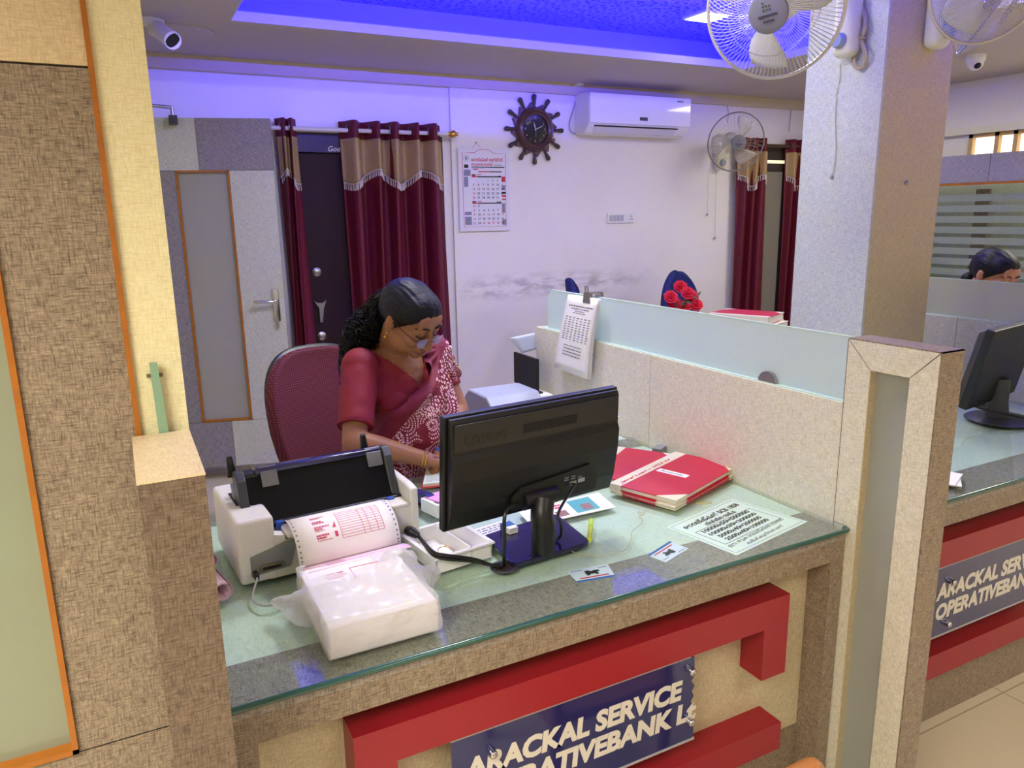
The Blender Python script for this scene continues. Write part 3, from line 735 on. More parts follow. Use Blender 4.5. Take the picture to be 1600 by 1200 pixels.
thin_glass('glazing', '#f0f4f0', 1.4); mat('frost_stripe', '#9aa29c', 0.5)
far_glazing()
# window and rail on the right wall
t = structure('window_1', loc=(RX, 3.3, 1.9))
A = at(1484, 222, 0, RX); B = at(1552, 206, 0, RX); b = MB()
b.box(RX-.01, RX+.03, 3.10, 3.62, 2.04, 2.075); b.box(RX-.01, RX+.03, 3.10, 3.62, 1.79, 1.82)
for y in (3.10, 3.27, 3.40, 3.59): b.box(RX-.01, RX+.03, y, y+.03, 1.8, 2.07)
b.build('window_frame', 'window_wood', t)
b = MB(); b.box(RX+.05, RX+.055, 3.10, 3.62, 1.8, 2.07); b.build('pane', 'day_pane', t)
mat('window_wood', '#c8a878', 0.5); mat('day_pane', '#ffffff', 0.5, emit='#fff0d8', es=1.6)
b = MB(); zz = at(1540, 203, 0, RX-.03).z; b.box(RX-.05, RX, 2.4, 4.4, zz-.02, zz+.03); tag(b.build('trim_4', 'ivory_plastic'), kind='structure')

laminate('lam_post', '#806c5a', '#46382c')
# ================================================================ ON AND ALONG THE BACK WALL
mat('curtain_maroon', '#620420', 0.6, var=0.08, vscale=25)
mat('curtain_beige', '#b09468', 0.5, var=0.08, vscale=40)
mat('fringe', '#d8ccd0', 0.6); mat('rod_white', '#d8d4d6', 0.3); mat('rod_brown', '#4a3630', 0.35); mat('eyelet', '#8a8a90', 0.3, metal=1)
mat('wood_dark', '#3a2424', 0.35, coat=0.3); mat('wood_mid', '#4e2c28', 0.3, coat=0.4)

def curtain(x0, x1, yc, zt, zb, folds, seed, label, group, amp=.035, top_gap=True):
    rnd = random.Random(seed)
    t = thing('curtain', label, 'curtain', ((x0+x1)/2, yc, zb), group=group)
    ph = [rnd.uniform(-.35, .35) for _ in range(40)]
    def wave(u, v):      # v 0 top .. 1 bottom
        k = u*folds; i = int(k); s = math.cos(2*PI*k+ph[i % 40]*math.sin(PI*(k % 1))*2)
        s2 = math.sin(2*PI*k*2.3+seed)*.22*min(1, v*3)
        return amp*(s+s2)*(1-.15*v)
    def xx(u, v):
        k = u*folds
        return x0+(x1-x0)*u + .018*math.sin(2*PI*k+1.3+ph[int(k) % 40]*3)*min(1, .3+v)+ .01*math.sin(3*v+u*5)
    def pt(u, v, off=0.0): return (xx(u, v), yc+wave(u, v)-off, zt-(zt-zb)*v)
    nu = int(folds*18)
    b = MB(); b.smooth = 1; b.grid(lambda u, v: pt(u, v), nu, 40); b.build('drape', 'curtain_maroon', t, mods=[('SOLIDIFY', {'thickness': .003})], angle=180)
    H = zt-zb; va = .105/H
    def hem(u): return (.335+.045*math.sin(2*PI*u*folds*.42+seed))/H
    b = MB(); b.smooth = 1; b.grid(lambda u, w: pt(u, va+(hem(u)-va)*w, .014), nu, 10); vl = b.build('valance', 'curtain_beige', t, mods=[('SOLIDIFY', {'thickness': .003, 'offset': 1})], angle=180)
    b = MB(); n = int((x1-x0)/.012*1.6)
    for i in range(n):
        u = (i+.5)/n; p = Vector(pt(u, hem(u), .019)); b.tube([p, p+Vector((rnd.uniform(-.003, .003), 0, -.04))], [.0022, .003], 5)
    b.tube([Vector(pt(i/(nu), hem(i/nu), .019)) for i in range(nu+1)], .0032, 5)
    b.build('fringe', 'fringe', vl)
    for i in range(int(folds)):
        u = (i+.25)/folds; p = Vector(pt(u, .05/H))
        q = MB(); q.smooth = 1; q.tube([p+Vector((.012*math.cos(a)*.4, -.006+.024*math.cos(a)*.5, .024*math.sin(a))) for a in [2*PI*k/16 for k in range(16)]], .004, 6, closed=True); q.build('eyelet', 'eyelet', t)
    return t
G1 = 'maroon curtains at the dark door'; G2 = 'maroon curtains at the far doorway'
curtain(.925, 1.055, 4.80, 2.125, .06, 2, 3, 'narrow gathered maroon curtain between the open door leaf and the dark door', G1)
curtain(1.315, 2.00, 4.80, 2.125, .06, 5, 7, 'wide maroon curtain with beige scalloped valance covering half the dark door', G1, amp=.062)
curtain(4.56, 4.90, 4.78, 2.12, .06, 3, 11, 'maroon curtain with beige valance hanging below the far wall fan', G2)
curtain(5.10, 5.42, 4.78, 2.12, .06, 3, 5, 'maroon curtain half hidden by the column', G2)
t = thing('curtain_rod', 'white curtain rod with gold finial across the dark door', 'curtain rod', (1.0, 4.8, 2.065))
b = MB(); b.smooth = 1; b.cyl((.90, 4.80, 2.068), (2.03, 4.80, 2.068), .013); b.build('rod', 'rod_white', t)
b = MB(); b.smooth = 1; b.lathe([(0, -.03), (.012, -.03), (.016, -.02), (.011, -.012), (.022, 0), (.026, .012), (.022, .024), (.01, .034), (.014, .042), (0, .05)], (2.055, 4.80, 2.068), 20, Matrix.Rotation(PI/2, 3, 'Y')); b.build('finial', 'gold', t)
b = MB(); b.box(2.035, 2.05, 4.80, 4.875, 2.06, 2.076); b.build('bracket', 'gold', t)
b = MB(); b.box(.985, 2.0, 4.86, 4.9, 2.056, 2.078); tag(b.build('trim_5', 'cream_trim'), kind='structure')
t = thing('curtain_rod', 'brown curtain rod over the far doorway', 'curtain rod', (5, 4.78, 2.065))
b = MB(); b.smooth = 1; b.cyl((4.55, 4.78, 2.065), (5.5, 4.78, 2.065), .013); b.build('rod', 'rod_brown', t)
b = MB(); b.smooth = 1; b.ell((4.54, 4.78, 2.065), (.02, .02, .02)); b.build('finial', 'rod_brown', t)
for x in (4.6, 5.45):
    b = MB(); b.box(x, x+.01, 4.78, 4.875, 2.06, 2.075); b.build('bracket', 'rod_brown', t)
# far doorway: dark panel stands for the unlit opening, glowing strip for its light
t = structure('door_4', loc=(5.0, WY, 0))
mat('opening_dark', '#3c3430', 0.5); mat('far_door_grey', '#8a8476', 0.5)
b = MB(); b.box(4.72, 5.55, WY-.05, WY-.026, 0, 2.06); b.build('door_leaf', 'opening_dark', t)
b = MB(); b.box(4.80, 5.12, WY-.062, WY-.05, 0, 1.86); b.build('door_panel', 'far_door_grey', t)
b = MB(); b.box(4.72, 5.55, WY-.056, WY-.05, 1.93, 1.955); b.build('glow_strip', 'strip_glow', t)
mat('strip_glow', '#fff0c0', 0.5, emit='#fff2cc', es=0.8)

# ---- air conditioner
def aircon():
    YF = 4.68
    a = at(921, 142, 1, YF); r = at(1078, 152, 1, YF); x0 = a.x; x1 = r.x+.01; zt = (a.z+r.z)/2; zb = at(1060, 216, 1, YF+.06).z-.0
    t = thing('air_conditioner', 'white wall air conditioner high on the back wall lit blue from above', 'air conditioner', ((x0+x1)/2, 4.875, zb))
    yb = 4.873
    prof = [(yb, zb+.01), (yb, zt), (YF+.05, zt), (YF+.012, zt-.012), (YF, zt-.035), (YF, zb+.085), (YF+.02, zb+.055), (YF+.055, zb+.018), (YF+.09, zb)]
    b = MB(); b.prism(prof, 0, x0, x1); o = b.build('body', 'white_plastic', t, mods=[('BEVEL', {'width': .008, 'segments': 3, 'limit_method': 'ANGLE'})])
    b = MB(); b.rbox(x0+.004, x1-.004, YF-.008, YF+.004, zb+.075, zt-.01, r=.004); b.build('front_panel', 'ac_gloss', t)
    b = MB(); b.M = Matrix.Translation((0, YF+.036, zb+.037)) @ Matrix.Rotation(math.radians(-46), 4, 'X'); b.rbox(x0+.06, x1-.12, -.030, .030, -.006, .004, r=.003); b.build('louvre', 'ac_flap', t)
    b = MB(); b.M = Matrix.Translation((0, YF+.034, zb+.037)) @ Matrix.Rotation(math.radians(-46), 4, 'X'); b.box(x0+.05, x1-.11, -.034, -.0295, -.007, .003); b.build('outlet_slot', 'black_matte', t)
    c = at(1006, 186, 1, YF-.009); b = MB(); b.box(c.x-.035, c.x+.035, YF-.0095, YF-.008, c.z-.012, c.z+.012); b.build('display', 'dark_grey_plastic', t)
    c = at(1063, 159, 1, YF-.009); text('OGENERAL', .02, 'ink_grey', t, frame((c.x-.03, YF-.0085, c.z), (1, 0, 0), (0, 0, 1)), name='logo_lettering') if False else None
    b = MB(); b.box(c.x-.03, c.x+.03, YF-.0092, YF-.008, c.z-.004, c.z+.004); b.build('name_mark', 'ink_grey', t)
    # pipe and cable
    p = at(905, 150, 1, 4.85)
    pl = thing('ac_cable', 'thin grey cable looping from the socket to the air conditioner', 'cable', p)
    pts = [at(x, y, 1, 4.862) for x, y in ((902, 138), (901, 152), (896, 172), (890, 192), (892, 205), (900, 209), (908, 207))]
    b = MB(); b.smooth = 1; b.tube(smooth_path(pts), .004, 6); b.build('cable', 'cable_grey', pl)
mat('ac_gloss', '#f0f0f4', 0.08, coat=0.5); mat('ac_flap', '#d8d8da', 0.35); mat('cable_grey', '#a8a4a8', 0.5); mat('cable_cream', '#b4a67c', 0.5)
def smooth_path(pts, n=6):
    pts = [Vector(p) for p in pts]; out = []
    P = [pts[0]*2-pts[1]]+pts+[pts[-1]*2-pts[-2]]
    for i in range(1, len(P)-2):
        for k in range(n):
            t = k/n; a, b, c, d = P[i-1:i+3]
            out.append(.5*((2*b)+(c-a)*t+(2*a-5*b+4*c-d)*t*t+(3*b-3*c+d-a)*t**3))
    out.append(pts[-1]); return out
aircon()
def wbox(name, label, cat, px, py, w_, h_, d=.035, mt='ivory_plastic', Y=4.875):
    c = at(px, py, 1, Y)
    t = thing(name, label, cat, (c.x, Y, c.z))
    b = MB(); b.rbox(c.x-w_/2, c.x+w_/2, Y-d, Y, c.z-h_/2, c.z+h_/2, r=.004); b.build('housing', mt, t)
    return t, c
t, c = wbox('wall_socket', 'white socket with plug beside the air conditioner under the ceiling trim', 'socket', 898, 133, .085, .10, .03)
b = MB(); b.rbox(c.x-.02, c.x+.03, 4.80, 4.845, c.z-.015, c.z+.035, r=.006); b.build('plug', 'white_plastic', t)
t, c = wbox('wall_socket', 'small brown-stained socket above the far wall fan', 'socket', 1123, 147, .045, .06, .03, 'ivory_plastic')
b = MB(); b.box(c.x-.012, c.x+.012, 4.842, 4.846, c.z-.015, c.z+.015); b.build('socket_face', 'cable_cream', t)
t, c = wbox('wall_socket', 'small junction box at the ceiling trim above the curtain finial', 'socket', 697, 115, .05, .055, .03, 'ivory_plastic')
b = MB(); b.box(c.x-.015, c.x+.015, 4.843, 4.846, c.z-.012, c.z+.012); b.build('socket_face', 'ink_grey', t)
def cable(name, label, pts, Y, r=.003, mt='cable_grey', ax=1):
    P = [at(x, y, ax, Y) for x, y in pts]; t = thing(name, label, 'cable', P[0]); b = MB(); b.smooth = 1; b.tube(smooth_path(P), r, 6); b.build('cable', mt, t); return t
cable('fan_cable', 'thin cable hanging from the socket to the far wall fan', [(1128, 150), (1135, 160), (1138, 175), (1137, 192)], 4.865)
cable('hanging_cable', 'thin cable hanging beside the far doorway above the brown rod', [(1236, 153), (1236, 175), (1234, 195), (1233, 206)], 4.865)
for i, (x, y0, y1, l) in enumerate(((1105, 262, 335, 'left pull cord with knob under the far wall fan'), (1117, 262, 372, 'longer pull cord with knob under the far wall fan'))):
    a = at(x+3, y0, 1, 4.86); c = at(x, y1, 1, 4.86); t = thing('pull_cord', l, 'cord', a); b = MB(); b.tube([a, c], .0012, 5); b.build('string', 'cable_cream', t)
    b = MB(); b.smooth = 1; b.ell(c, (.008, .008, .012)); b.build('knob', 'cable_grey', t)
# switch board
c0 = at(948, 332, 1, 4.873); c1 = at(990, 349, 1, 4.873)
t = thing('switch_board', 'white switch board with four switches and a socket on the back wall', 'switch', ((c0.x+c1.x)/2, 4.873, c1.z))
w_ = c1.x-c0.x; zz = (c0.z+c1.z)/2; hh = .075
b = MB(); b.rbox(c0.x, c1.x, 4.862, 4.874, zz-hh/2, zz+hh/2, r=.003); b.build('plate', 'white_plastic', t)
for i in range(4):
    b = MB(); x = c0.x+.02+i*.034; b.rbox(x, x+.026, 4.857, 4.863, zz-.022, zz+.022, r=.002); b.build('switch', 'switch_grey', t)
mat('switch_grey', '#b8b8c4', 0.4)
for dx, dz in ((0, .012), (-.011, -.010), (.011, -.010)):
    b = MB(); b.smooth = 1; b.lathe([(0, 0), (.004, 0), (.004, .002)], (c1.x-.035+dx, 4.8605, zz+dz), 12, Matrix.Rotation(PI/2, 3, 'X')); b.build('socket_hole', 'black_matte', t)

# ---- ship wheel clock
def clock():
    Y = 4.873; c = at(833, 203, 1, Y); cx, cz = c.x, c.z
    t = thing('wheel_clock', 'dark wooden wall clock shaped like a ship wheel', 'clock', (cx, Y, cz))
    RX_ = Matrix.Rotation(PI/2, 3, 'X')
    pts = []
    for i in range(24):
        r = .185 if i % 2 == 0 else .150; a = PI/24+2*PI*i/24; pts.append((cx+r*math.cos(a), cz+r*math.sin(a)))
    b = MB(); b.prism(pts, 1, Y-.022, Y); b.build('rosette', 'wood_mid', t)
    b = MB(); b.smooth = 1; b.lathe([(.098, .03), (.10, .045), (.112, .052), (.125, .045), (.135, .05), (.145, .04), (.15, .02), (.15, .01)], (cx, Y, cz), 48, RX_); b.build('rim', 'wood_mid', t)
    b = MB(); b.smooth = 1; b.lathe([(0, .032), (.1, .032), (.1, .02)], (cx, Y, cz), 48, RX_); f = b.build('dial', 'dial_dark', t)
    for i in range(12):
        a = PI/2+2*PI*i/12; d = Vector((math.cos(a), 0, math.sin(a)))
        b = MB(); b.smooth = 1; p = Vector((cx, Y-.02, cz))
        b.tube([p+d*r for r in (.15, .165, .172, .18, .2, .222, .232, .238)], [.009, .008, .012, .010, .014, .017, .014, .004], 14); b.build('handle', 'wood_dark', t)
    for i in range(1, 13):
        a = PI/2-2*PI*i/12; r = .078
        text(str(i), .022 if i % 3 == 0 else .016, 'dial_print', f, frame((cx+r*math.cos(a)-.001, Y-.0328, cz+r*math.sin(a)-.006), (1, 0, 0), (0, 0, 1)), name='numeral', align='CENTER', ext=.0002)
    b = MB()
    def hand(a, l, wd, y):
        d = Vector((math.sin(a), 0, math.cos(a))); n = Vector((d.z, 0, -d.x)); p = Vector((cx, y, cz))
        b.slab([p-d*.012-n*wd*.5, p-d*.012+n*wd*.5, p+d*l*.6+n*wd, p+d*l, p+d*l*.6-n*wd], .001, (0, -1, 0))
    hand(math.radians(-18), .052, .004, Y-.036); hand(math.radians(66), .072, .003, Y-.038); b.build('hands', 'dial_print', t)
    b = MB(); p = Vector((cx, Y-.04, cz)); b.slab([p+Vector((-.0008, 0, .01)), p+Vector((.0008, 0, .01)), p+Vector((.0008, 0, -.05)), p+Vector((-.0008, 0, -.05))], .0006, (0, -1, 0)); b.build('second_hand', 'dial_print', t)
    b = MB(); b.smooth = 0
    pts = [(cx-.068+.0, cz+.03), (cx-.055, cz+.045), (cx-.035, cz+.056), (cx-.034, cz+.050), (cx-.052, cz+.038), (cx-.062, cz+.026)]
    b.prism(pts, 1, Y-.0335, Y-.033); b.build('gold_arc', 'gold_print', f)
mat('dial_dark', '#15161c', 0.12, coat=0.4); mat('dial_print', '#c8bfb4', 0.4); mat('gold_print', '#b08a30', 0.4)
clock()

# ---- wall calendar
def calendar():
    Y = 4.872
    a = at(713, 231, 1, Y); d = at(796, 361, 1, Y); x0, x1 = a.x+.004, d.x; z1, z0 = at(714, 231, 1, Y).z, at(755, 361, 1, Y).z
    W, H = x1-x0, z1-z0; yf = Y-.014
    t = thing('wall_calendar', 'white two-month wall calendar with red heading hanging from a nail', 'calendar', (x0, Y, z0))
    b = MB()
    for i in range(5): b.box(x0+.001*i, x1, yf+.0026*i, yf+.0026*i+.0018, z0+.001*i, z1)
    b.build('leaves', 'cal_paper', t)
    L = lambda u, v: Vector((x0+W*u, yf-.0006, z1-H*v))      # u,v in page fractions
    # red outline with an arched top
    def outline(off, r):
        pts = [(.08+off, .055), (.30, .055)]+[(.32+.12*k/4*1.0+.0, .055-.04*math.sin(PI/2*k/4)) for k in range(5)]+[(.56+.12*k/4, .015+.04*(1-math.cos(PI/2*k/4))) for k in range(5)]+[(.92-off, .055), (.92-off, .945), (.08+off, .945)]
        return pts
    b = MB(); pts = outline(0, 0); m_ = len(pts)
    b.tube([L(u, v) for u, v in pts], .0016, 4, closed=True); b.build('red_outline', 'ink_red', t)
    F = frame
    def tx(s, u, v, size, m_='ink_red', al='LEFT', off=.0, fit=None):
        return text(s, size, m_, t, F(L(u, v), (1, 0, 0), (0, 0, 1)), name='print', ext=.0002, align=al, off=off, fit=fit)
    red = []; blk = []
    red.append(tx('അറയ്ക്കൽ സർവ്വീസ്', .25, .155, .030, off=.0008, fit=W*.62)); red.append(tx('സഹകരണ ബാങ്ക്', .25, .205, .024, off=.0006, fit=W*.42)); blk.append(tx('ക്ലിപ്തം', .69, .205, .014, 'ink_black'))
    def bars(m_, rects, nm):
        b = MB()
        for u0, v0, u1, v1 in rects: b.quad(L(u0, v1), L(u1, v1), L(u1, v0), L(u0, v0))
        b.build(nm, m_, t)
    bars('ink_black', [(.25, .218, .90, .228), (.6, .272, .84, .284)]+[(.35, .331, .83, .345), (.35, .652, .83, .664)]+[(.77, .325, .83, .335), (.73, .64, .83, .65), (.25, .31, .32, .322), (.25, .632, .32, .645)]+[(.84, .52, .92, .545)]+[(.11+.1*i, .195+.0, .19+.08*i, .235) for i in (0,)], 'printed_bars')
    bars('ink_red', [(.38, .272, .60, .284), (.28, .245, .38, .255), (.25, .323, .34, .345), (.25, .646, .34, .664), (.35, .31, .44, .318), (.35, .632, .44, .640), (.84, .56, .92, .585), (.84, .605, .92, .62), (.84, .335, .91, .40)], 'printed_bars')
    for r_ in [(.10, .255, .23, .33), (.10, .34, .18, .46), (.84, .44, .91, .50), (.84, .66, .90, .78), (.84, .86, .92, .93), (.10, .76, .23, .80), (.10, .82, .23, .92), (.25, .235, .5, .24)]: bars('ink_pale', [r_], 'small_print')
    cols = [.285+.094*i for i in range(7)]
    # July: 1 on the fourth weekday; August continues
    days = {}
    def month(first, n, vs, redset, tail=()):
        for dd in range(1, n+1):
            k = first+dd-1; r = k//7; c_ = k % 7
            yield dd, cols[c_], r, c_
    for dd, u, r, c_ in month(3, 31, None, None):
        v = .395+.052*r
        (red if c_ == 0 or dd == 11 else blk).append(tx(str(dd), u, v, .021, 'ink_red' if (c_ == 0 or dd == 11) else 'ink_black', 'CENTER', off=.0003))
    for dd, u, r, c_ in month(6, 29, None, None):
        v = .705+.052*r
        rd = c_ == 0 or dd in (8, 12, 15, 25, 26, 27, 28)
        (red if rd else blk).append(tx(str(dd), u, v, .021, 'ink_red' if rd else 'ink_black', 'CENTER', off=.0003))
    red.append(tx('30', cols[0], .705, .021, 'ink_red', 'CENTER')); blk.append(tx('31', cols[1], .705, .021, 'ink_black', 'CENTER'))
    join_meshes(red, 'red_print'); join_meshes(blk, 'black_print')
    b = MB(); b.smooth = 1; c = L(.155, .12); b.tube([c+Vector((.018*math.cos(a_), 0, .02*math.sin(a_))) for a_ in [2*PI*k/20 for k in range(20)]], .0012, 4, closed=True)
    b.ell(c, (.008, .001, .012)); b.build('round_emblem', 'ink_pale', t)
    c = at(743, 226, 1, Y); b = MB(); b.smooth = 1; b.cyl((c.x, Y, c.z+.01), (c.x, Y-.02, c.z+.014), .003, n=8); b.tube([(c.x-.03, yf, z1), (c.x, Y-.012, c.z+.012), (c.x+.03, yf, z1)], .0012, 5); b.build('nail_and_loop', 'ink_grey', t)
mat('cal_paper', '#e4e2f0', 0.5); mat('ink_pale', '#8a8aa4', 0.6)
calendar()
b = MB(); c = at(742, 222, 1, 4.875); b.smooth = 1

# ---- wall fans
mat('fan_grey', '#7c7c7e', 0.4); mat('fan_blade', '#cfd0d0', 0.25); mat('fan_wire', '#c9c3b4', 0.3, metal=.3); mat('fan_ivory', '#dddbc6', 0.4); mat('knob_blue', '#8e9cb4', 0.3)
mat('fan_ring_blue', '#8c94b0', 0.3); mat('fan_blade_clear', '#c8c4bc', 0.15, alpha=.6)
def wall_fan(mount, wn, centre, face, R, label, fine=96, ring='fan_wire', spin=0.3, bracket_h=.30, wire_r=.0011, bw=.045):
    mount = Vector(mount); wn = Vector(wn).normalized(); centre = Vector(centre); face = Vector(face).normalized()
    t = thing('wall_fan', label, 'fan', mount)
    side = Vector((0, 0, 1)).cross(wn).normalized()
    M = frame(mount, side, wn, (0, 0, 1))       # x side, y out of wall, z up
    b = MB(); b.M = M; b.rbox(-bw, bw, 0, .07, -bracket_h/2, bracket_h/2, r=.03, n=4); b.smooth = 1; b.build('wall_bracket', 'fan_ivory', t)
    b = MB(); b.M = M; b.smooth = 1; b.lathe([(0, .024), (.022, .024), (.026, .018), (.027, 0)], (0, .068, -bracket_h/2+.055), 24, Matrix.Rotation(-PI/2, 3, 'X')); b.build('speed_knob', 'knob_blue', t)
    back = centre-face*.075
    b = MB(); b.smooth = 1; p0 = mount+wn*.05+Vector((0, 0, bracket_h*.25)); b.tube([p0, p0+wn*.05, back-face*.12], [.028, .026, .03], 14); b.build('neck', 'fan_ivory', t)
    b = MB(); b.smooth = 1; b.tube([back-face*.13, back-face*.12, back-face*.07, back, back+face*.005], [.02, .045, .058, .055, .02], 24); b.build('motor_housing', 'fan_ivory', t)
    u = face.orthogonal().normalized(); v = face.cross(u).normalized()
    F = frame(centre, u, v, face)
    # blades
    for k in range(3):
        b = MB(); b.M = F @ Matrix.Rotation(spin+2*PI*k/3, 4, 'Z'); b.smooth = 1
        def f(s, q):
            r = .03+(R*.86-.03)*s; w0 = .10+.95*math.sin(PI*min(1, s*.62+.12))*.62
            a = (q-.5)*w0*1.35+.35*s; return (r*math.cos(a), r*math.sin(a), (q-.5)*.045*(1-.3*s)-.005)
        b.grid(f, 10, 6); b.build('blade', 'fan_blade' if fine > 40 else 'fan_blade_clear', t, mods=[('SOLIDIFY', {'thickness': .0025})])
    b = MB(); b.M = F; b.smooth = 1; b.lathe([(0, .02), (.03, .018), (.034, .0), (.03, -.03)], n=24); b.build('blade_hub', 'fan_grey', t)
    # grilles
    def wires(sign, depth, nm, r0):
        b = MB(); b.M = F; b.smooth = 1
        for k in range(fine):
            a = 2*PI*k/fine; tw = .25*sign
            pts = []
            for j in range(7):
                s = j/6; r = r0+(R-r0)*s; z = sign*depth*(1-s**3.2)+0; aa = a+tw*(1-s)
                pts.append((r*math.cos(aa), r*math.sin(aa), z))
            b.tube(pts, wire_r, 4, cap=False)
        for rr, z in ((R*.62, sign*depth*(1-.62**3.2)),):
            b.tube([(rr*math.cos(2*PI*k/48), rr*math.sin(2*PI*k/48), z) for k in range(48)], wire_r*1.3, 5, closed=True)
        return b.build(nm, 'fan_wire', t)
    wires(1, .06, 'front_grille', .05); wires(-1, .07, 'rear_grille', .055)
    b = MB(); b.M = F; b.smooth = 1; b.tube([(R*math.cos(2*PI*k/72), R*math.sin(2*PI*k/72), 0) for k in range(72)], .0055, 8, closed=True); b.build('guard_ring', ring, t)
    b = MB(); b.M = F; b.smooth = 1; b.lathe([(0, .070), (.045, .069), (.056, .066), (.059, .060), (.056, .057)], n=36); bd = b.build('centre_badge', 'fan_grey', t)
    # printed mark on the badge
    up = UPV - face*UPV.dot(face); up.normalize(); rt = up.cross(face).normalized()
    b = MB(); b.M = frame(centre+face*.0705, rt, up, face)
    b.box(-.028, .028, -.010, -.003, 0, .0004); b.box(-.016, .016, -.024, -.019, 0, .0004)
    for q in range(7): b.box(-.012+q % 3*.009, -.007+q % 3*.009, .008+q//3*.010, .012+q//3*.010, 0, .0004)
    b.build('badge_print', 'dark_grey_plastic', bd)
    return t
def cam_dir(a, b_, c): return RGT*a+UPV*b_+FWD*c
def cam_pt(x, y, d): return CAM+ray(x, y)*d
wall_fan(at(1338, 8, 0, CX0), (-1, 0, 0), cam_pt(1209, 13, 2.25), cam_dir(-.5, -.55, -.67), .2, 'large wire-guard wall fan on the pale side of the column', spin=.7, bracket_h=.36)
wall_fan(at(1456, 0, 1, CY0), (0, -1, 0), cam_pt(1556, -46, 2.40), cam_dir(.12, -.55, -.8), .215, 'wire-guard wall fan on the beige front of the column', spin=.1, bracket_h=.34)
wall_fan(Vector((CX1, 2.1, 2.33)), (1, 0, 0), Vector((3.22, 2.0, 2.335)), cam_dir(.75, -.5, -.15), .205, 'wall fan on the hidden side of the column, only its rim showing', ring='fan_ring_blue', spin=.9)
wall_fan(at(1120, 238, 1, 4.873), (0, -1, 0), cam_pt(1150, 222, 5.72), cam_dir(.05, -.42, -.9), .215, 'grey wall fan with broad blades on the back wall beside the far curtain', fine=36, ring='fan_grey', spin=1.25, bracket_h=.28, wire_r=.0008)
# coiled fan cord on the column
P = [(1343, -5), (1340, 20), (1336, 45), (1338, 62), (1346, 55), (1352, 38), (1350, 20), (1343, 16), (1336, 24), (1340, 48), (1348, 66), (1354, 86), (1350, 103), (1342, 106), (1335, 96), (1337, 80), (1345, 64), (1352, 44), (1353, 26), (1347, 10), (1346, -8)]
t = thing('coiled_cord', 'cream power cord coiled and tied beside the fan on the column', 'cord', at(1345, 40, 0, CX0-.012))
b = MB(); b.smooth = 1; b.tube(smooth_path([at(x, y, 0, CX0-.012-.006*(i % 3)) for i, (x, y) in enumerate(P)]), .0050, 7); b.build('cord', 'cable_cream', t)
b = MB(); b.smooth = 1; b.tube(smooth_path([at(x-3, y+1, 0, CX0-.010-.005*((i+1) % 3)) for i, (x, y) in enumerate(P)][4:]), .0050, 7); b.build('cord_loop', 'cable_cream', t)
b = MB(); b.smooth = 1; c = at(1345, 60, 0, CX0-.02); b.tube([c+Vector((.014*math.cos(a), .012*math.sin(a), 0)) for a in [2*PI*k/14 for k in range(14)]], .003, 6, closed=True); b.build('tie', 'cable_cream', t)
for i, (pts, l) in enumerate((([(1313, 100), (1312, 125), (1306, 150)], 'short white pull string under the column fan'), ([(1307, 152), (1305, 190), (1306, 235), (1302, 270)], 'knotted cream string hooked on the pale side of the column'))):
    t = thing('pull_cord', l, 'cord', at(*pts[0], 0, CX0-.006)); b = MB(); b.smooth = 1; b.tube(smooth_path([at(x, y, 0, CX0-.006) for x, y in pts]), .0016, 5); b.build('string', 'cable_cream', t)
for px, py, ax, v, l in ((1299, 276, 0, CX0-.006, 'small grey hook on the pale side of the column'), (1417, 286, 1, CY0-.006, 'small grey hook on the beige front of the column')):
    c = at(px, py, ax, v); b = MB(); b.smooth = 1; b.ell(c, (.007, .007, .009), u=10, v=8); b.tube([c, c+Vector((0, 0, .012))], .003, 6); tag(b.build('wall_hook', 'cable_grey'), l, 'hook')

# ---- chairs, table, flowers and ledgers in the back area
mat('chair_blue', '#14205e', 0.75, bump=.3, bscale=300)
def blue_chair(x, y, rz, label):
    t = thing('office_chair', label, 'chair', (x, y, 0), rz, 'blue office chairs by the back wall')
    b = MB(); b.smooth = 1
    def f(u, v):      # back rest outline: narrow top dome
        z = .62+.50*v; w_ = .21*math.sqrt(max(0, 1-((v-.42)/.60)**2)) if v > .42 else .21*(.80+.2*v/.42)
        return ((u-.5)*2*w_, .20+.05*(1-(2*u-1)**2)+.05*v, z)
    b.grid(f, 14, 18); b.build('backrest', 'chair_blue', t, world=False, mods=[('SOLIDIFY', {'thickness': .05}), ('SUBSURF', {'levels': 1, 'render_levels': 1})])
    b = MB(); b.smooth = 1; b.rbox(-.24, .24, -.25, .21, .43, .51, r=.035, n=4); b.build('seat', 'chair_blue', t, world=False)
    b = MB(); b.smooth = 1; b.tube([(0, .18, .45), (0, .27, .5), (0, .27, .75)], .018, 10); b.build('back_bar', 'black_plastic', t, world=False)
    b = MB(); b.smooth = 1; b.cyl((0, 0, .08), (0, 0, .43), .028); b.build('gas_column', 'black_plastic', t, world=False)
    for k in range(5):
        a = 2*PI*k/5; d = Vector((math.cos(a), math.sin(a), 0)); b = MB(); b.smooth = 1; b.tube([(0, 0, .1), d*.27+Vector((0, 0, .065))], [.025, .016], 10); lg = b.build('base_leg', 'black_plastic', t, world=False)
        b = MB(); b.smooth = 1; b.ell(d*.27+Vector((0, 0, .027)), (.027, .02, .027), u=12, v=8); b.build('caster', 'black_plastic', lg, world=False)
    return t
p1 = at(926, 441, 1, 4.42); p2 = at(1078, 431, 1, 4.35)
blue_chair(p1.x, 4.22, .95, 'blue office chair seen edge-on behind the clipped papers')
blue_chair(p2.x, 4.20, .15, 'blue office chair behind the red artificial flowers')
t = thing('back_table', 'pale table behind the screen carrying flowers and ledgers', 'table', (3.1, 3.4, 0))
b = MB(); b.box(2.72, 3.6, 2.82, 3.80, .735, .765); b.build('tabletop', 'lam_pale', t)
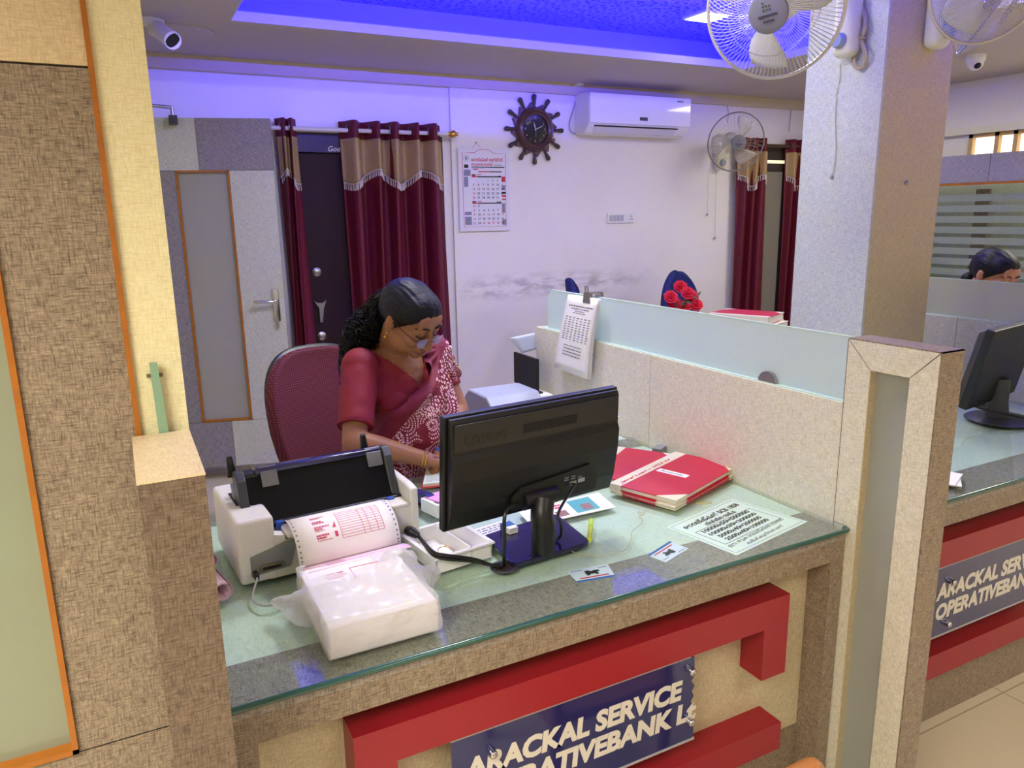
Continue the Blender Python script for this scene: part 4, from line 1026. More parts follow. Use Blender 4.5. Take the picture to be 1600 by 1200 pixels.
for x, y in ((2.74, 2.84), (3.54, 2.84), (2.74, 3.74), (3.54, 3.74)):
    b = MB(); b.box(x, x+.04, y, y+.04, 0, .735); b.build('leg', 'lam_grey', t)
mat('rose_red', '#d81830', 0.6, var=.3, vscale=60); mat('leaf_green', '#3c5a3c', 0.6, var=.3, vscale=40); mat('vase_white', '#e0dcd8', 0.3)
def bouquet():
    spots = [(1063, 449), (1048, 465), (1080, 463), (1052, 473), (1087, 477), (1069, 479), (1074, 459)]
    D = cam_pt(1066, 468, 1).__sub__(CAM); depth = 4.75; base = cam_pt(1068, 500, depth)
    t = thing('flower_vase', 'bunch of red artificial flowers in a vase in front of the blue chair', 'flowers', (base.x, base.y, .765))
    b = MB(); b.smooth = 1; b.lathe([(0, 0), (.04, 0), (.055, .05), (.045, .1), (.03, .14), (.036, .15)], (base.x, base.y, .765), 24); b.build('vase', 'vase_white', t)
    rnd = random.Random(2)
    for i, (x, y) in enumerate(spots):
        c = cam_pt(x, y, depth+rnd.uniform(-.05, .05))
        b = MB(); b.smooth = 1; b.tube(smooth_path([(base.x, base.y, .88), Vector((base.x, base.y, .9)).lerp(c, .5)+Vector((rnd.uniform(-.02, .02), 0, .02)), c]), .0025, 6); st = b.build('stem', 'leaf_green', t)
        b = MB(); b.smooth = 0
        for ring, (n, rr, h, tl) in enumerate(((4, .010, .030, .1), (6, .022, .027, .4), (7, .036, .020, .7), (8, .046, .008, .95))):
            for k in range(n):
                a = 2*PI*k/n+ring*.4; FR = frame((0, 0, 0), (.9, -.43, 0), (.25, .55, .8)).to_3x3(); d = FR @ Vector((math.cos(a), math.sin(a), 0)); q = FR @ Vector((-math.sin(a), math.cos(a), 0)); up_ = Vector((-.25, -.62, .74)); w_ = rr*.62+.004
                p0 = c+d*.003; p1_ = c+d*rr*.75+up_*h+q*w_; p2_ = c+d*rr*.75+up_*h-q*w_; p3 = c+d*rr*.98+up_*(h-.006*tl)
                b.quad(p0, p2_, p3, p1_)
        b.build('bloom', 'rose_red', st, mods=[('SOLIDIFY', {'thickness': .002})])
    b = MB()
    for k in range(34):
        c = cam_pt(rnd.uniform(1046, 1090), rnd.uniform(458, 488), depth+rnd.uniform(-.04, .06)); d = Vector((rnd.uniform(-1, 1), rnd.uniform(-1, 1), rnd.uniform(-.3, 1))).normalized(); q = d.orthogonal().normalized()*.009
        b.quad(c, c+d*.02+q, c+d*.045, c+d*.02-q)
    b.build('leaves', 'leaf_green', t, mods=[('SOLIDIFY', {'thickness': .001})])
bouquet()
mat('ledger_red', '#c01c34', 0.45, var=.06, vscale=30); mat('ledger_cream', '#ddd6bc', 0.55, var=.05, vscale=40); mat('page_edge', '#e6e0d0', 0.7)
def ledger(M, w_, d_, h_, label, group=None, colour='ledger_red', cover_label=False):
    """bound register; local x = along spine, y = away from the spine"""
    t = thing('ledger', label, 'ledger', group=group, M=M); c = .0025
    b = MB(); b.box(.004, w_-.004, .004, d_-.004, c, h_-c); b.build('page_block', 'page_edge', t, world=False)
    for z, nm in ((0, 'cover'), (h_-c, 'cover')):
        b = MB(); k = .06
        b.prism([(0, .035), (w_, .035), (w_, d_-k), (w_-k, d_), (k, d_), (0, d_-k)], 2, z, z+c); cv = b.build(nm, colour, t, world=False)
        b = MB(); b.prism([(w_, d_-k), (w_, d_), (w_-k, d_)], 2, z, z+c*1.1); b.build('corner_patch', 'ledger_cream', cv, world=False)
        b = MB(); b.prism([(0, d_-k), (k, d_), (0, d_)], 2, z, z+c*1.1); b.build('corner_patch', 'ledger_cream', cv, world=False)
    b = MB(); b.box(0, w_, -.002, .036, -.0004, h_+.0004); b.build('spine', 'ledger_cream', t, world=False)
    return t
q = at(1112, 489, 2, .985); q2 = at(1196, 495, 2, .985); d = Vector((q2.x-q.x, q2.y-q.y, 0)).normalized()
for k in range(5):
    o = Vector((q.x+.01*(k % 2)-.012*k*.3, q.y+.02*(k % 3)*.5, .7655+.044*k))
    n_ = Vector((-d.y, d.x, 0)); dd = (d+n_*.08*(k % 3-1)).normalized(); n_ = Vector((-dd.y, dd.x, 0))
    ledger(frame(o, dd, n_), .34, .25, .043, ['red ledger on the back table, lowest of its pile', 'red ledger on the back table, second from the bottom of its pile', 'red ledger on the back table, middle of its pile', 'ledger with cream edges on the back table, second from the top of its pile', 'red covered ledger lying topmost on the pile behind the screen'][k], 'ledgers piled on the back table', 'ledger_red' if k != 3 else 'ledger_cream')
# ================================================================ ON THE COUNTER
GZ = .7815           # upper face of the counter glass
mat('monitor_black', '#101012', 0.42, spec=.4); mat('monitor_band', '#1c1b1c', 0.34); mat('printer_white', '#e4e0dc', 0.4); mat('printer_top', '#eeeef2', 0.4)
mat('lid_navy', '#26244a', 0.2, coat=.5); mat('lid_black', '#040405', 0.5, spec=.2); mat('grey_panel', '#8a8c90', 0.45); mat('plug_blue', '#2c50b0', 0.4)
def cable3(pts, r, mt, t, name='cable', n=8):
    b = MB(); b.smooth = 1; b.tube(smooth_path(pts), r, n); return b.build(name, mt, t)

# ---- monitor seen from behind
def monitor():
    a = math.radians(6); ax = Vector((math.cos(a), math.sin(a), 0)); N = Vector((-math.sin(a), math.cos(a), 0)); tau = math.radians(5)
    up = Vector((0, 0, math.cos(tau)))-N*math.sin(tau); P0 = Vector((.563, 1.42, .880))
    t = thing('computer_monitor', 'black flat computer monitor with its back to the hall on the near counter', 'monitor', (.82, 1.47, GZ))
    F = frame(P0, ax, up)       # x right, y up, z = toward the hall (camera side)
    if F.col[2].xyz.dot(N) > 0: F = frame(P0, ax, up, -ax.cross(up)); s = 1
    zc = F.col[2].xyz; W, H = .470, .258
    b = MB(); b.M = F; b.rbox(-.004, W, -.006, H, -.022, -.002, r=.004); b.build('bezel', 'monitor_black', t)
    b = MB(); b.M = F; b.box(.008, W-.012, .01, H-.012, -.0228, -.0215); b.build('screen', 'black_plastic', t)
    b = MB(); b.M = F
    prof = [(0.0, .0), (.0, .004), (.04, .016), (.115, .024), (.162, .024), (.175, .017), (.245, .013), (.254, .008), (.254, 0)]
    b.prism([(0, 0)], 0, 0, 0) if False else None
    A = [b.v(.004, y, z) for y, z in prof]; B = [b.v(W-.008, y, z) for y, z in prof]; A2 = [b.v(0, y, 0) for y, z in prof]; n = len(prof)
    b.face(A[::-1]); b.face(B)
    for i in range(n): b.face([A[i], A[(i+1) % n], B[(i+1) % n], B[i]])
    for v in A2: b.bm.verts.remove(v)
    bk = b.build('back_cover', 'monitor_black', t, mods=[('BEVEL', {'width': .006, 'segments': 3, 'limit_method': 'ANGLE'})])
    b = MB(); b.M = F; b.rbox(.012, W-.016, .178, .243, .0150, .0166, r=.0007, n=2); b.build('upper_band', 'monitor_band', bk)
    b = MB(); b.M = F
    for i in range(38): x = .185+i*.0040; b.box(x, x+.0018, .196, .218, .0165, .0175)
    v_ = b.build('vent_slats', 'black_matte', bk)
    text('Lenovo', .036, 'mark_gloss', bk, F @ Matrix.Translation((.037, .196, .0168)), off=.0012, ext=.0004, name='logo_lettering')
    b = MB(); b.M = F; b.prism([(.155, .02), (.395, .02), (.400, .045), (.392, .072), (.375, .088), (.30, .080), (.18, .070), (.155, .05)], 2, .020, .0262); b.build('port_recess', 'black_matte', bk)
    for x, y in ((.20, .040), (.315, .045), (.34, .048)):
        b = MB(); b.M = F; b.box(x, x+.02, y, y+.010, .026, .0275); b.build('port', 'steel', bk)
    b = MB(); b.M = F
    for i in range(5): b.box(.30+.02*(i % 3), .312+.02*(i % 3), .060+.006*(i//3), .063+.006*(i//3), .0262, .0266)
    b.build('port_marks', 'ink_grey', bk)
    # neck and base
    c = Vector((.790, 1.388, 0))
    b = MB(); b.smooth = 1
    hinge = F @ Vector((.232, .035, .03))
    pts = [(c.x, c.y, GZ+.012), (c.x, c.y, GZ+.075), (c.x-.004, c.y, GZ+.10), (hinge.x, hinge.y-.01, hinge.z)]
    b.tube(smooth_path(pts, 5), [.027]*5+[.027]*5+[.026]*6, 24); b.build('neck', 'black_plastic', t, mods=[('BEVEL', {'width': .002, 'segments': 2, 'limit_method': 'ANGLE'})])
    h0 = F @ Vector((.185, .035, .024)); h1 = F @ Vector((.275, .035, .024)); b = MB(); b.smooth = 1; b.tube([h0, h1], .021, 16); b.build('hinge', 'black_plastic', t)
    corners = [Vector((at(x, y, 2, GZ+.008).x, at(x, y, 2, GZ+.008).y)) for x, y in ((755, 838), (803, 884), (924, 848), (868, 803))]
    pts = []
    for i in range(4):
        p, q, r_ = corners[i-1], corners[i], corners[(i+1) % 4]
        for k in range(6):
            s_ = k/5; u0 = q+(p-q).normalized()*.02; u1 = q+(r_-q).normalized()*.02; pts.append(tuple((u0*(1-s_)**2+q*2*s_*(1-s_)+u1*s_*s_)))
    b = MB(); b.prism(pts, 2, GZ, GZ+.011); b.build('base', 'base_navy', t, mods=[('BEVEL', {'width': .002, 'segments': 2, 'limit_method': 'ANGLE'})])
    # cables to the desk hole
    hole = at(791, 888, 2, GZ)
    p = F @ Vector((.130+.04, .035, .028))
    cable3([p, at(790, 800, 1, 1.37), at(788, 850, 1, 1.365), hole+Vector((0, .01, -.0)), hole+Vector((0, 0.01, -.012))], .0042, 'black_plastic', t, 'video_cable')
    p = F @ Vector((.330, .048, .03))
    cable3([p, at(873, 800, 1, 1.36), at(877, 820, 1, 1.355), at(874, 840, 2, GZ+.02), at(850, 855, 2, GZ+.016), at(825, 872, 2, GZ+.008), hole+Vector((.02, .0, .0)), hole+Vector((.012, 0, -.012))], .0032, 'black_plastic', t, 'power_cable')
    return t
mat('base_navy', '#17163a', 0.16, coat=.4); mat('mark_gloss', '#050505', 0.15)
monitor()
hole = at(788, 886, 2, GZ)
t = thing('cable_grommet', 'round black cable hole in the near counter beside the monitor foot', 'cable hole', (hole.x, hole.y, GZ))
b = MB(); b.smooth = 1; b.lathe([(.022, 0), (.022, .0025), (.029, .003), (.032, 0)], (hole.x, hole.y, GZ), 32); b.build('rim', 'dark_grey_plastic', t)
b = MB(); b.smooth = 1; b.lathe([(0, .0004), (.022, .0004)], (hole.x, hole.y, GZ), 32); b.build('opening', 'hole_brown', t)
mat('hole_brown', '#3a2418', 0.6)

# ---- dot matrix printer, back side to the hall
def printer():
    O = Vector((.155, 1.562, GZ)); x = Vector((.998, .063, 0)).normalized(); y = Vector((-x.y, x.x, 0))
    t = thing('dot_matrix_printer', 'white dot matrix printer with its black lid raised and forms running out of the back', 'printer', M=frame(O, x, y))
    W, D, H = .412, .265, .148
    def P(mt, nm, f, par=t, mods=None, sm=0):
        b = MB(); b.smooth = sm; f(b); return b.build(nm, mt, par, world=False, mods=mods)
    bev = [('BEVEL', {'width': .006, 'segments': 3, 'limit_method': 'ANGLE'})]
    # housing: left tower, right tower, back wall, front
    def body(b):
        b.rbox(0, .078, .0, D, .004, H, r=.009, n=3)
    P('printer_white', 'side_tower', body)
    P('printer_white', 'side_tower', lambda b: b.prism([(0, .004), (D, .004), (D, H+.004), (.035, H), (0, H-.006)], 0, W-.020, W), mods=bev)
    P('printer_white', 'back_wall', lambda b: b.prism([(.06, .004), (W-.01, .004), (W-.01, .098), (W-.03, .108), (W-.06, .100), (.15, .092), (.15, .085), (.10, .085), (.10, .098), (.06, .108)], 1, .003, .03), mods=[('BEVEL', {'width': .002, 'segments': 2, 'limit_method': 'ANGLE'})])
    P('printer_white', 'front_wall', lambda b: b.box(.06, W-.015, D-.03, D, .004, .10))
    P('black_matte', 'carriage_bay', lambda b: b.box(.078, W-.02, .03, D-.03, .01, .075))
    P('printer_white', 'feed_guide', lambda b: b.rbox(.10, .205, -.014, .05, .093, .107, r=.006), sm=1)
    P('printer_white', 'feed_guide', lambda b: b.rbox(.34, W-.022, .0, .05, .100, .110, r=.004), sm=1)
    # top slot on left tower
    k = P('black_matte', 'lever_slot', lambda b: b.box(.022, .042, .10, .19, H-.001, H+.0012))
    P('grey_panel', 'lever', lambda b: b.prism([(.135, H-.01), (.155, H-.01), (.175, H+.030), (.165, H+.032)], 0, .026, .038), par=k)
    # raised lid: glossy plate with end cheeks, hinge brackets, top rail
    ly0, lz0, ly1, lz1 = .060, .108, .120, .208
    def plate(b): b.prism([(ly0, lz0), (ly1, lz1), (ly1+.012, lz1-.002), (ly0+.012, lz0-.006)], 0, .050, W-.030)
    lid = P('lid_black', 'raised_lid', plate)
    P('lid_navy', 'lid_rail', lambda b: b.rbox(.070, W-.045, ly1-.006, ly1+.022, lz1-.004, lz1+.010, r=.004), par=lid, sm=1)
    for x0 in (.028, W-.042):
        P('dark_grey_plastic', 'lid_cheek', lambda b: b.prism([(ly0-.004, lz0-.012), (ly1-.02, lz1-.008), (ly1+.0, lz1+.010), (ly1+.035, lz1+.004), (ly1+.03, lz1-.03), (ly0+.03, lz0-.01)], 0, x0, x0+.020), par=lid, mods=[('BEVEL', {'width': .003, 'segments': 2, 'limit_method': 'ANGLE'})])
    P('black_plastic', 'lid_crossbar', lambda b: b.rbox(.030, .085, ly1-.004, ly1+.03, lz1-.028, lz1+.004, r=.005), par=lid, sm=1)
    for x0 in (.082, W-.082):
        P('hinge_grey', 'hinge_plate', lambda b: b.prism([(ly1-.022, lz1-.028), (ly1-.008, lz1+.002), (ly1+.004, lz1+.012), (ly1+.006, lz1+.006), (ly1-.016, lz1-.030)], 0, x0, x0+.036), par=lid)
    for x0 in (.018, W-.082):
        P('black_plastic', 'release_tab', lambda b: b.prism([(x0, lz1-.01), (x0+.022, lz1-.01), (x0+.014, lz1+.040), (x0+.002, lz1+.038)], 1, ly1+.028, ly1+.040), par=lid, mods=[('BEVEL', {'width': .003, 'segments': 2, 'limit_method': 'ANGLE'})])
    for x0 in (.092, W-.060):
        P('plug_blue', 'tractor_latch', lambda b: b.rbox(x0, x0+.016, .040, .055, .098, .114, r=.002))
    P('black_plastic', 'feed_shaft', lambda b: b.tube([(.08, .062, .104), (W-.02, .062, .104)], .008, 10), sm=1)
    # port recess
    r = P('grey_panel', 'port_panel', lambda b: b.prism([(.022, .022), (.022, .066), (.098, .084), (.125, .084), (.105, .026)], 1, -.0012, .004))
    q = P('gold_dim', 'parallel_port', lambda b: b.rbox(.040, .088, -.007, 0, .030, .043, r=.002), par=r)
    P('black_matte', 'port_pins', lambda b: b.box(.045, .083, -.0078, -.006, .033, .040), par=r)
    P('black_plastic', 'usb_plug', lambda b: b.rbox(.024, .034, -.022, 0, .020, .036, r=.003), par=r, sm=1)
    for x0 in (.030, .36):
        P('black_plastic', 'foot', lambda b: b.lathe([(0, 0), (.010, 0), (.010, .006), (0, .006)], (x0+.02, .03, 0), 16)); P('black_plastic', 'foot', lambda b: b.lathe([(0, 0), (.010, 0), (.010, .006), (0, .006)], (x0+.02, D-.03, 0), 16))
    P('black_plastic', 'power_plug', lambda b: b.tube([(W-.030, .0, .040), (W-.028, -.018, .044), (W-.018, -.030, .036)], [.012, .012, .008], 12), sm=1)
    return t, frame(O, x, y)
mat('hinge_grey', '#6a6c70', 0.35, metal=.3); mat('gold_dim', '#8a8068', 0.35, metal=.7)
PRN, PM = printer()
h_ = at(788, 886, 2, GZ)
t = thing('power_cable', 'pair of black power cables from the printer into the cable hole', 'cable', (.6, 1.5, GZ))
s0 = PM @ Vector((.394, -.030, .036))
for k, dz in enumerate((0, .006)):
    Yt = at(690, 895, 2, GZ).y-.014
    cable3([s0, at(676, 862+k*4, 1, Yt+.03), at(697, 868+k*5, 1, Yt), at(722, 871+k*4, 1, Yt), at(745, 875+k*3, 1, Yt-.004), at(768, 883, 2, GZ+.006+dz), h_+Vector((-.012, .004-.008*k, .006)), h_+Vector((-.004, 0, -.008))], .0042, 'black_plastic', t)
t = thing('usb_cable', 'thin grey data cable looping over the counter from the back of the printer', 'cable', (.2, 1.5, GZ))
cable3([PM @ Vector((.029, -.022, .027)), at(395, 935, 2, GZ+.004), at(410, 946, 2, GZ+.003), at(432, 943, 2, GZ+.003), at(452, 933, 2, GZ+.003), at(475, 915, 2, GZ+.004)], .0024, 'cable_grey', t)

# ---- fan-fold forms: sheet out of the printer, then the pack
mat('form_white', '#f6f0f2', 0.6); mat('form_pink', '#efc6d8', 0.65)
FX0, FX1 = .107, .335            # in printer coordinates
def forms():
    t = thing('continuous_forms', 'printed fan-fold forms with punched edges curving out of the printer into the bag', 'forms', M=PM)
    path = smooth_path([(0, .064, .100), (0, .045, .113), (0, .015, .122), (0, -.020, .118), (0, -.050, .098), (0, -.066, .068), (0, -.068, .046)], 5)
    n = len(path)-1
    def P(u, v, off=0.0):
        s = v*n; i = min(int(s), n-1); p = path[i].lerp(path[i+1], s-i); d = (path[i+1]-path[i]).normalized(); nrm = Vector((0, d.z, -d.y)); nrm = nrm if nrm.y < .0 or nrm.z > 0 else -nrm
        return Vector((FX0+(FX1-FX0)*u, p.y, p.z))+nrm*off
    b = MB(); b.smooth = 1; b.grid(lambda u, v: P(u, v), 4, n); b.build('upper_sheet', 'form_white', t, world=False, mods=[('SOLIDIFY', {'thickness': .0005})], angle=180)
    # second leaf: folded back under, pink copy shows
    path2 = [Vector((0, -.068, .046)), Vector((0, -.085, .048)), Vector((0, -.105, .056)), Vector((0, -.13, .058))]
    b = MB(); b.smooth = 1; b.grid(lambda u, v: Vector((FX0+(FX1-FX0)*u, path2[0].y+(path2[-1].y-path2[0].y)*v, .046+.016*math.sin(v*PI*.5))), 4, 8); b.build('lower_sheet', 'form_pink', t, world=False, mods=[('SOLIDIFY', {'thickness': .0005})])
    # print: holes, box of lines, table
    def dots(b, side):
        for i in range(17):
            v = .02+i*.058; u = .025 if side == 0 else .975
            if v > .97: break
            c = P(u, v, .0007); e1 = Vector((1, 0, 0)); e2 = (P(u, min(1, v+.01))-P(u, v)).normalized()
            b.face([b.v(c+(e1*math.cos(a)+e2*math.sin(a))*.0022) for a in [2*PI*k/8 for k in range(8)]])
    for sd_ in (0, 1):
        b = MB(); dots(b, sd_); b.build('sprocket_holes', 'ink_grey', t, world=False)
    def ln(b, u0, v0, u1, v1, w_=.0005):
        m_ = 6
        for i in range(m_):
            a, c = i/m_, (i+1)/m_; p = P(u0+(u1-u0)*a, v0+(v1-v0)*a, .0006); q = P(u0+(u1-u0)*c, v0+(v1-v0)*c, .0006); d = (q-p).normalized()
            w2 = Vector((1, 0, 0))*w_ if abs(d.x) < .5 else (P(.5, min(.99, v0+.01))-P(.5, v0)).normalized()*w_
            b.quad(p-w2, q-w2, q+w2, p+w2)
    def rect(b, u0, v0, u1, v1):
        m_ = 4
        for i in range(m_):
            a, c = v0+(v1-v0)*i/m_, v0+(v1-v0)*(i+1)/m_; b.quad(P(u0, a, .0006), P(u1, a, .0006), P(u1, c, .0006), P(u0, c, .0006))
    b = MB()
    for sh in (0,):
        for k in range(12): ln(b, .44, .40+.030*k, .86, .40+.030*k)
        for u in (.44, .66, .72, .80, .86): ln(b, u, .40, u, .73)
    b.build('table_lines', 'ink_pink', t, world=False)
    b = MB()
    rnd = random.Random(6)
    for (v, w_, h_2) in ((.405, .8, .010), (.425, .5, .008), (.475, .55, .014), (.497, .7, .014), (.55, .9, .014), (.575, .5, .014), (.60, .6, .006), (.645, .75, .016), (.672, .6, .016), (.705, .9, .006), (.16, .9, .010), (.185, .7, .010), (.205, .4, .008)):
        u = .20; u1 = .20+.16*w_
        while u < u1: wd = .008+rnd.random()*.02; rect(b, u, v, min(u1, u+wd), v+h_2*1.25); u += wd+.004
    rect(b, .375, .64, .405, .70); b.face([b.v(P(.37, .595, .0007)), b.v(P(.405, .595, .0007)), b.v(P(.405, .52, .0007))]); b.face([b.v(P(.35, .19, .0007)), b.v(P(.385, .19, .0007)), b.v(P(.375, .145, .0007))])
    b.build('red_print', 'ink_pinkred', t, world=False)
    b = MB(); rnd = random.Random(9)
    for r in range(6):
        u = .2
        yy = -.076-.008*r
        while u < .36: wd = .01+rnd.random()*.02; z = .046+.016*math.sin((yy+.068)/-.062*PI*.5)+.0006; X = lambda q: FX0+(FX1-FX0)*q; b.quad((X(u), yy, z+.0002), (X(u+wd), yy, z+.0002), (X(u+wd), yy-.003, z+.0015), (X(u), yy-.003, z+.0015)); u += wd+.005
    b.build('lower_print', 'ink_pinkred', t, world=False)
    return t
mat('ink_pinkred', '#cf3f6c', 0.6)
forms()
# pack of forms (in the bag) and the bag
sx0, sx1, sy0, sy1, sh = .256, .458, 1.208, 1.455, .062
t = thing('form_pack', 'thick pack of fan-fold forms inside the white plastic bag', 'paper pack', (.35, 1.33, GZ))
b = MB(); rnd = random.Random(1)
for i in range(15):
    z = GZ+.0005+i*sh/15; o = rnd.uniform(-.002, .002); b.box(sx0+o, sx1+o, sy0+rnd.uniform(0, .003), sy1, z, z+sh/15-.0006)
b.build('fanfold_leaves', 'form_white', t)
b = MB()
for (x0, y0, x1, y1) in ((.30, 1.41, .335, 1.413), (.295, 1.40, .34, 1.402), (.30, 1.39, .33, 1.392), (.35, 1.42, .43, 1.4215), (.35, 1.37, .351, 1.42)): b.box(x0, x1, y0, y1, GZ+sh, GZ+sh+.0006)
b.build('red_print', 'ink_pinkred', t)

def shell(parts, voxel, disp, smooth=6, name='shell', material=None, parent=None, cut=None, iters=None, dfun=None, label=None, world=True, angle=180):
    """one continuous skin round overlapping volumes (voxel remesh, smoothed)"""
    bm = MB(); parts(bm)
    me = bpy.data.meshes.new('tmp'); bmesh.ops.recalc_face_normals(bm.bm, faces=list(bm.bm.faces)); bm.bm.to_mesh(me); bm.bm.free()
    o = bpy.data.objects.new('tmp', me); COL.objects.link(o)
    r = o.modifiers.new('r', 'REMESH'); r.mode = 'VOXEL'; r.voxel_size = voxel; r.use_smooth_shade = True
    if smooth: s_ = o.modifiers.new('s', 'SMOOTH'); s_.factor = .5; s_.iterations = smooth
    bpy.context.view_layer.update(); dg = bpy.context.evaluated_depsgraph_get()
    m2 = bpy.data.meshes.new_from_object(o.evaluated_get(dg)); bpy.data.objects.remove(o)
    q = MB(); q.bm.from_mesh(m2); q.smooth = 1
    if dfun:
        q.bm.normal_update()
        for v in q.bm.verts: v.co += v.normal*dfun(v.co)
    if cut:
        f = [f for f in q.bm.faces if cut(f.calc_center_median())]; bmesh.ops.delete(q.bm, geom=f, context='FACES')
    return q.build(name, material, parent, world=world, angle=angle, label=label)
def capsule(b, pts, r, n=14):
    """round-ended tapered limb through pts with radii r"""
    pts = [Vector(p) for p in pts]
    b.tube(pts, r, n)
    for p, q in zip(pts, r): b.ell(p, (q*.995, q*.995, q*.995), u=n, v=8)

m = bpy.data.materials.new('plastic_bag'); m.use_nodes = True; nt = m.node_tree; MATS['plastic_bag'] = m
nt.nodes.remove(nt.nodes['Principled BSDF']); out = nt.nodes['Material Output']
tc = nn(nt, 'ShaderNodeTexCoord'); n1 = nn(nt, 'ShaderNodeTexVoronoi', feature='DISTANCE_TO_EDGE'); n1.inputs['Scale'].default_value = 9
n2 = nn(nt, 'ShaderNodeTexNoise'); n2.inputs['Scale'].default_value = 9; n2.inputs['Detail'].default_value = 2
nt.links.new(tc.outputs['Object'], n2.inputs['Vector'])
ad = nn(nt, 'ShaderNodeVectorMath', operation='ADD'); sc_ = nn(nt, 'ShaderNodeVectorMath', operation='SCALE'); sc_.inputs['Scale'].default_value = .22
nt.links.new(n2.outputs['Color'], sc_.inputs[0]); nt.links.new(tc.outputs['Object'], ad.inputs[0]); nt.links.new(sc_.outputs[0], ad.inputs[1]); nt.links.new(ad.outputs[0], n1.inputs['Vector'])
bp = nn(nt, 'ShaderNodeBump'); bp.inputs['Strength'].default_value = .6; bp.inputs['Distance'].default_value = .012
nt.links.new(n1.outputs['Distance'], bp.inputs['Height'])
df = nn(nt, 'ShaderNodeBsdfDiffuse'); df.inputs[0].default_value = lin('#f0eff2'); tl = nn(nt, 'ShaderNodeBsdfTranslucent'); tl.inputs[0].default_value = lin('#f4f3f4')
gl = nn(nt, 'ShaderNodeBsdfGlossy'); gl.inputs['Roughness'].default_value = .28; tr = nn(nt, 'ShaderNodeBsdfTransparent')
for q in (df, tl, gl): nt.links.new(bp.outputs['Normal'], q.inputs['Normal'])
def mixs(f, a, b_):
    x = nn(nt, 'ShaderNodeMixShader'); x.inputs[0].default_value = f; nt.links.new(a, x.inputs[1]); nt.links.new(b_, x.inputs[2]); return x.outputs[0]
nt.links.new(mixs(.46, tr.outputs[0], mixs(.10, mixs(.5, df.outputs[0], tl.outputs[0]), gl.outputs[0])), out.inputs[0])
def bag():
    t = thing('plastic_bag', 'crumpled translucent white plastic bag wrapped round the pack of forms', 'bag', (.35, 1.33, GZ))
    def parts(b):
        b.rbox(sx0-.008, sx1+.008, sy0-.008, sy1, GZ+.001, GZ+sh+.014, r=.006)
        L = at(450, 945, 2, GZ+.03)
        capsule(b, [(sx0+.03, 1.32, GZ+.045), (L.x+.02, L.y-.04, GZ+.040), (L.x, L.y-.03, GZ+.030)], [.045, .036, .018])
        capsule(b, [(.25, 1.38, GZ+.03), (L.x+.0, L.y, GZ+.035), (at(428, 938, 2, GZ+.03).x, at(428, 938, 2, GZ+.03).y, GZ+.03)], [.03, .02, .008])
        R1 = at(640, 862, 2, GZ+.075); R2 = at(678, 890, 2, GZ+.05)
        capsule(b, [(.40, 1.30, GZ+.055), (.44, 1.36, GZ+.068), (R1.x-.005, R1.y+.0, GZ+.062)], [.035, .042, .022])
        capsule(b, [(.42, 1.28, GZ+.05), (R2.x-.01, R2.y-.01, GZ+.048)], [.04, .022])
    def d(p):
        q = Vector((p.x, p.y, p.z)); a = noise.noise(q*16)*.014+abs(noise.noise(q*30+Vector((3, 1, 7))))*-.007
        low = min(1, max(0, (p.z-GZ-.004)/.03)); return a*low*(1 if p.z > GZ+.055 or p.x < sx0-.01 else .6)
    shell(parts, .005, None, 2, 'crumpled_film', 'plastic_bag', t, cut=lambda c: (c.z < GZ+.004) or (c.x > .265 and c.x < .275+(c.y-1.36)*2.2+.06 and c.x < .40 and c.y > 1.385 and c.z > GZ+.055), dfun=d)
bag()
# ---- rolled pink forms at the left of the printer
mat('roll_pink', '#e8c4dc', 0.6); mat('roll_violet', '#c878c8', 0.5)
def roll(c, d, r, l, mt, label, nm='rolled_form'):
    c = Vector(c); d = Vector(d).normalized(); u = d.orthogonal().normalized(); v = d.cross(u)
    t = thing(nm, label, 'paper roll', c, group='rolled forms beside the printer')
    b = MB(); b.smooth = 1
    b.grid(lambda a, s: c+d*(l*s)+(u*math.cos(a*4.6*PI)+v*math.sin(a*4.6*PI))*(r*(1-.28*a)), 60, 4); b.build('sheet', mt, t, mods=[('SOLIDIFY', {'thickness': .0005})], angle=180)
c = at(352, 925, 2, GZ+.02); roll((c.x-.005, c.y, GZ+.0215), (-.20, 1, 0), .021, .20, 'roll_pink', 'pink printed form rolled up between the end post and the printer')
roll((c.x-.020, c.y+.07, GZ+.062), (-.15, 1, .06), .017, .14, 'roll_violet', 'violet printed form rolled on top of the pink roll beside the printer')

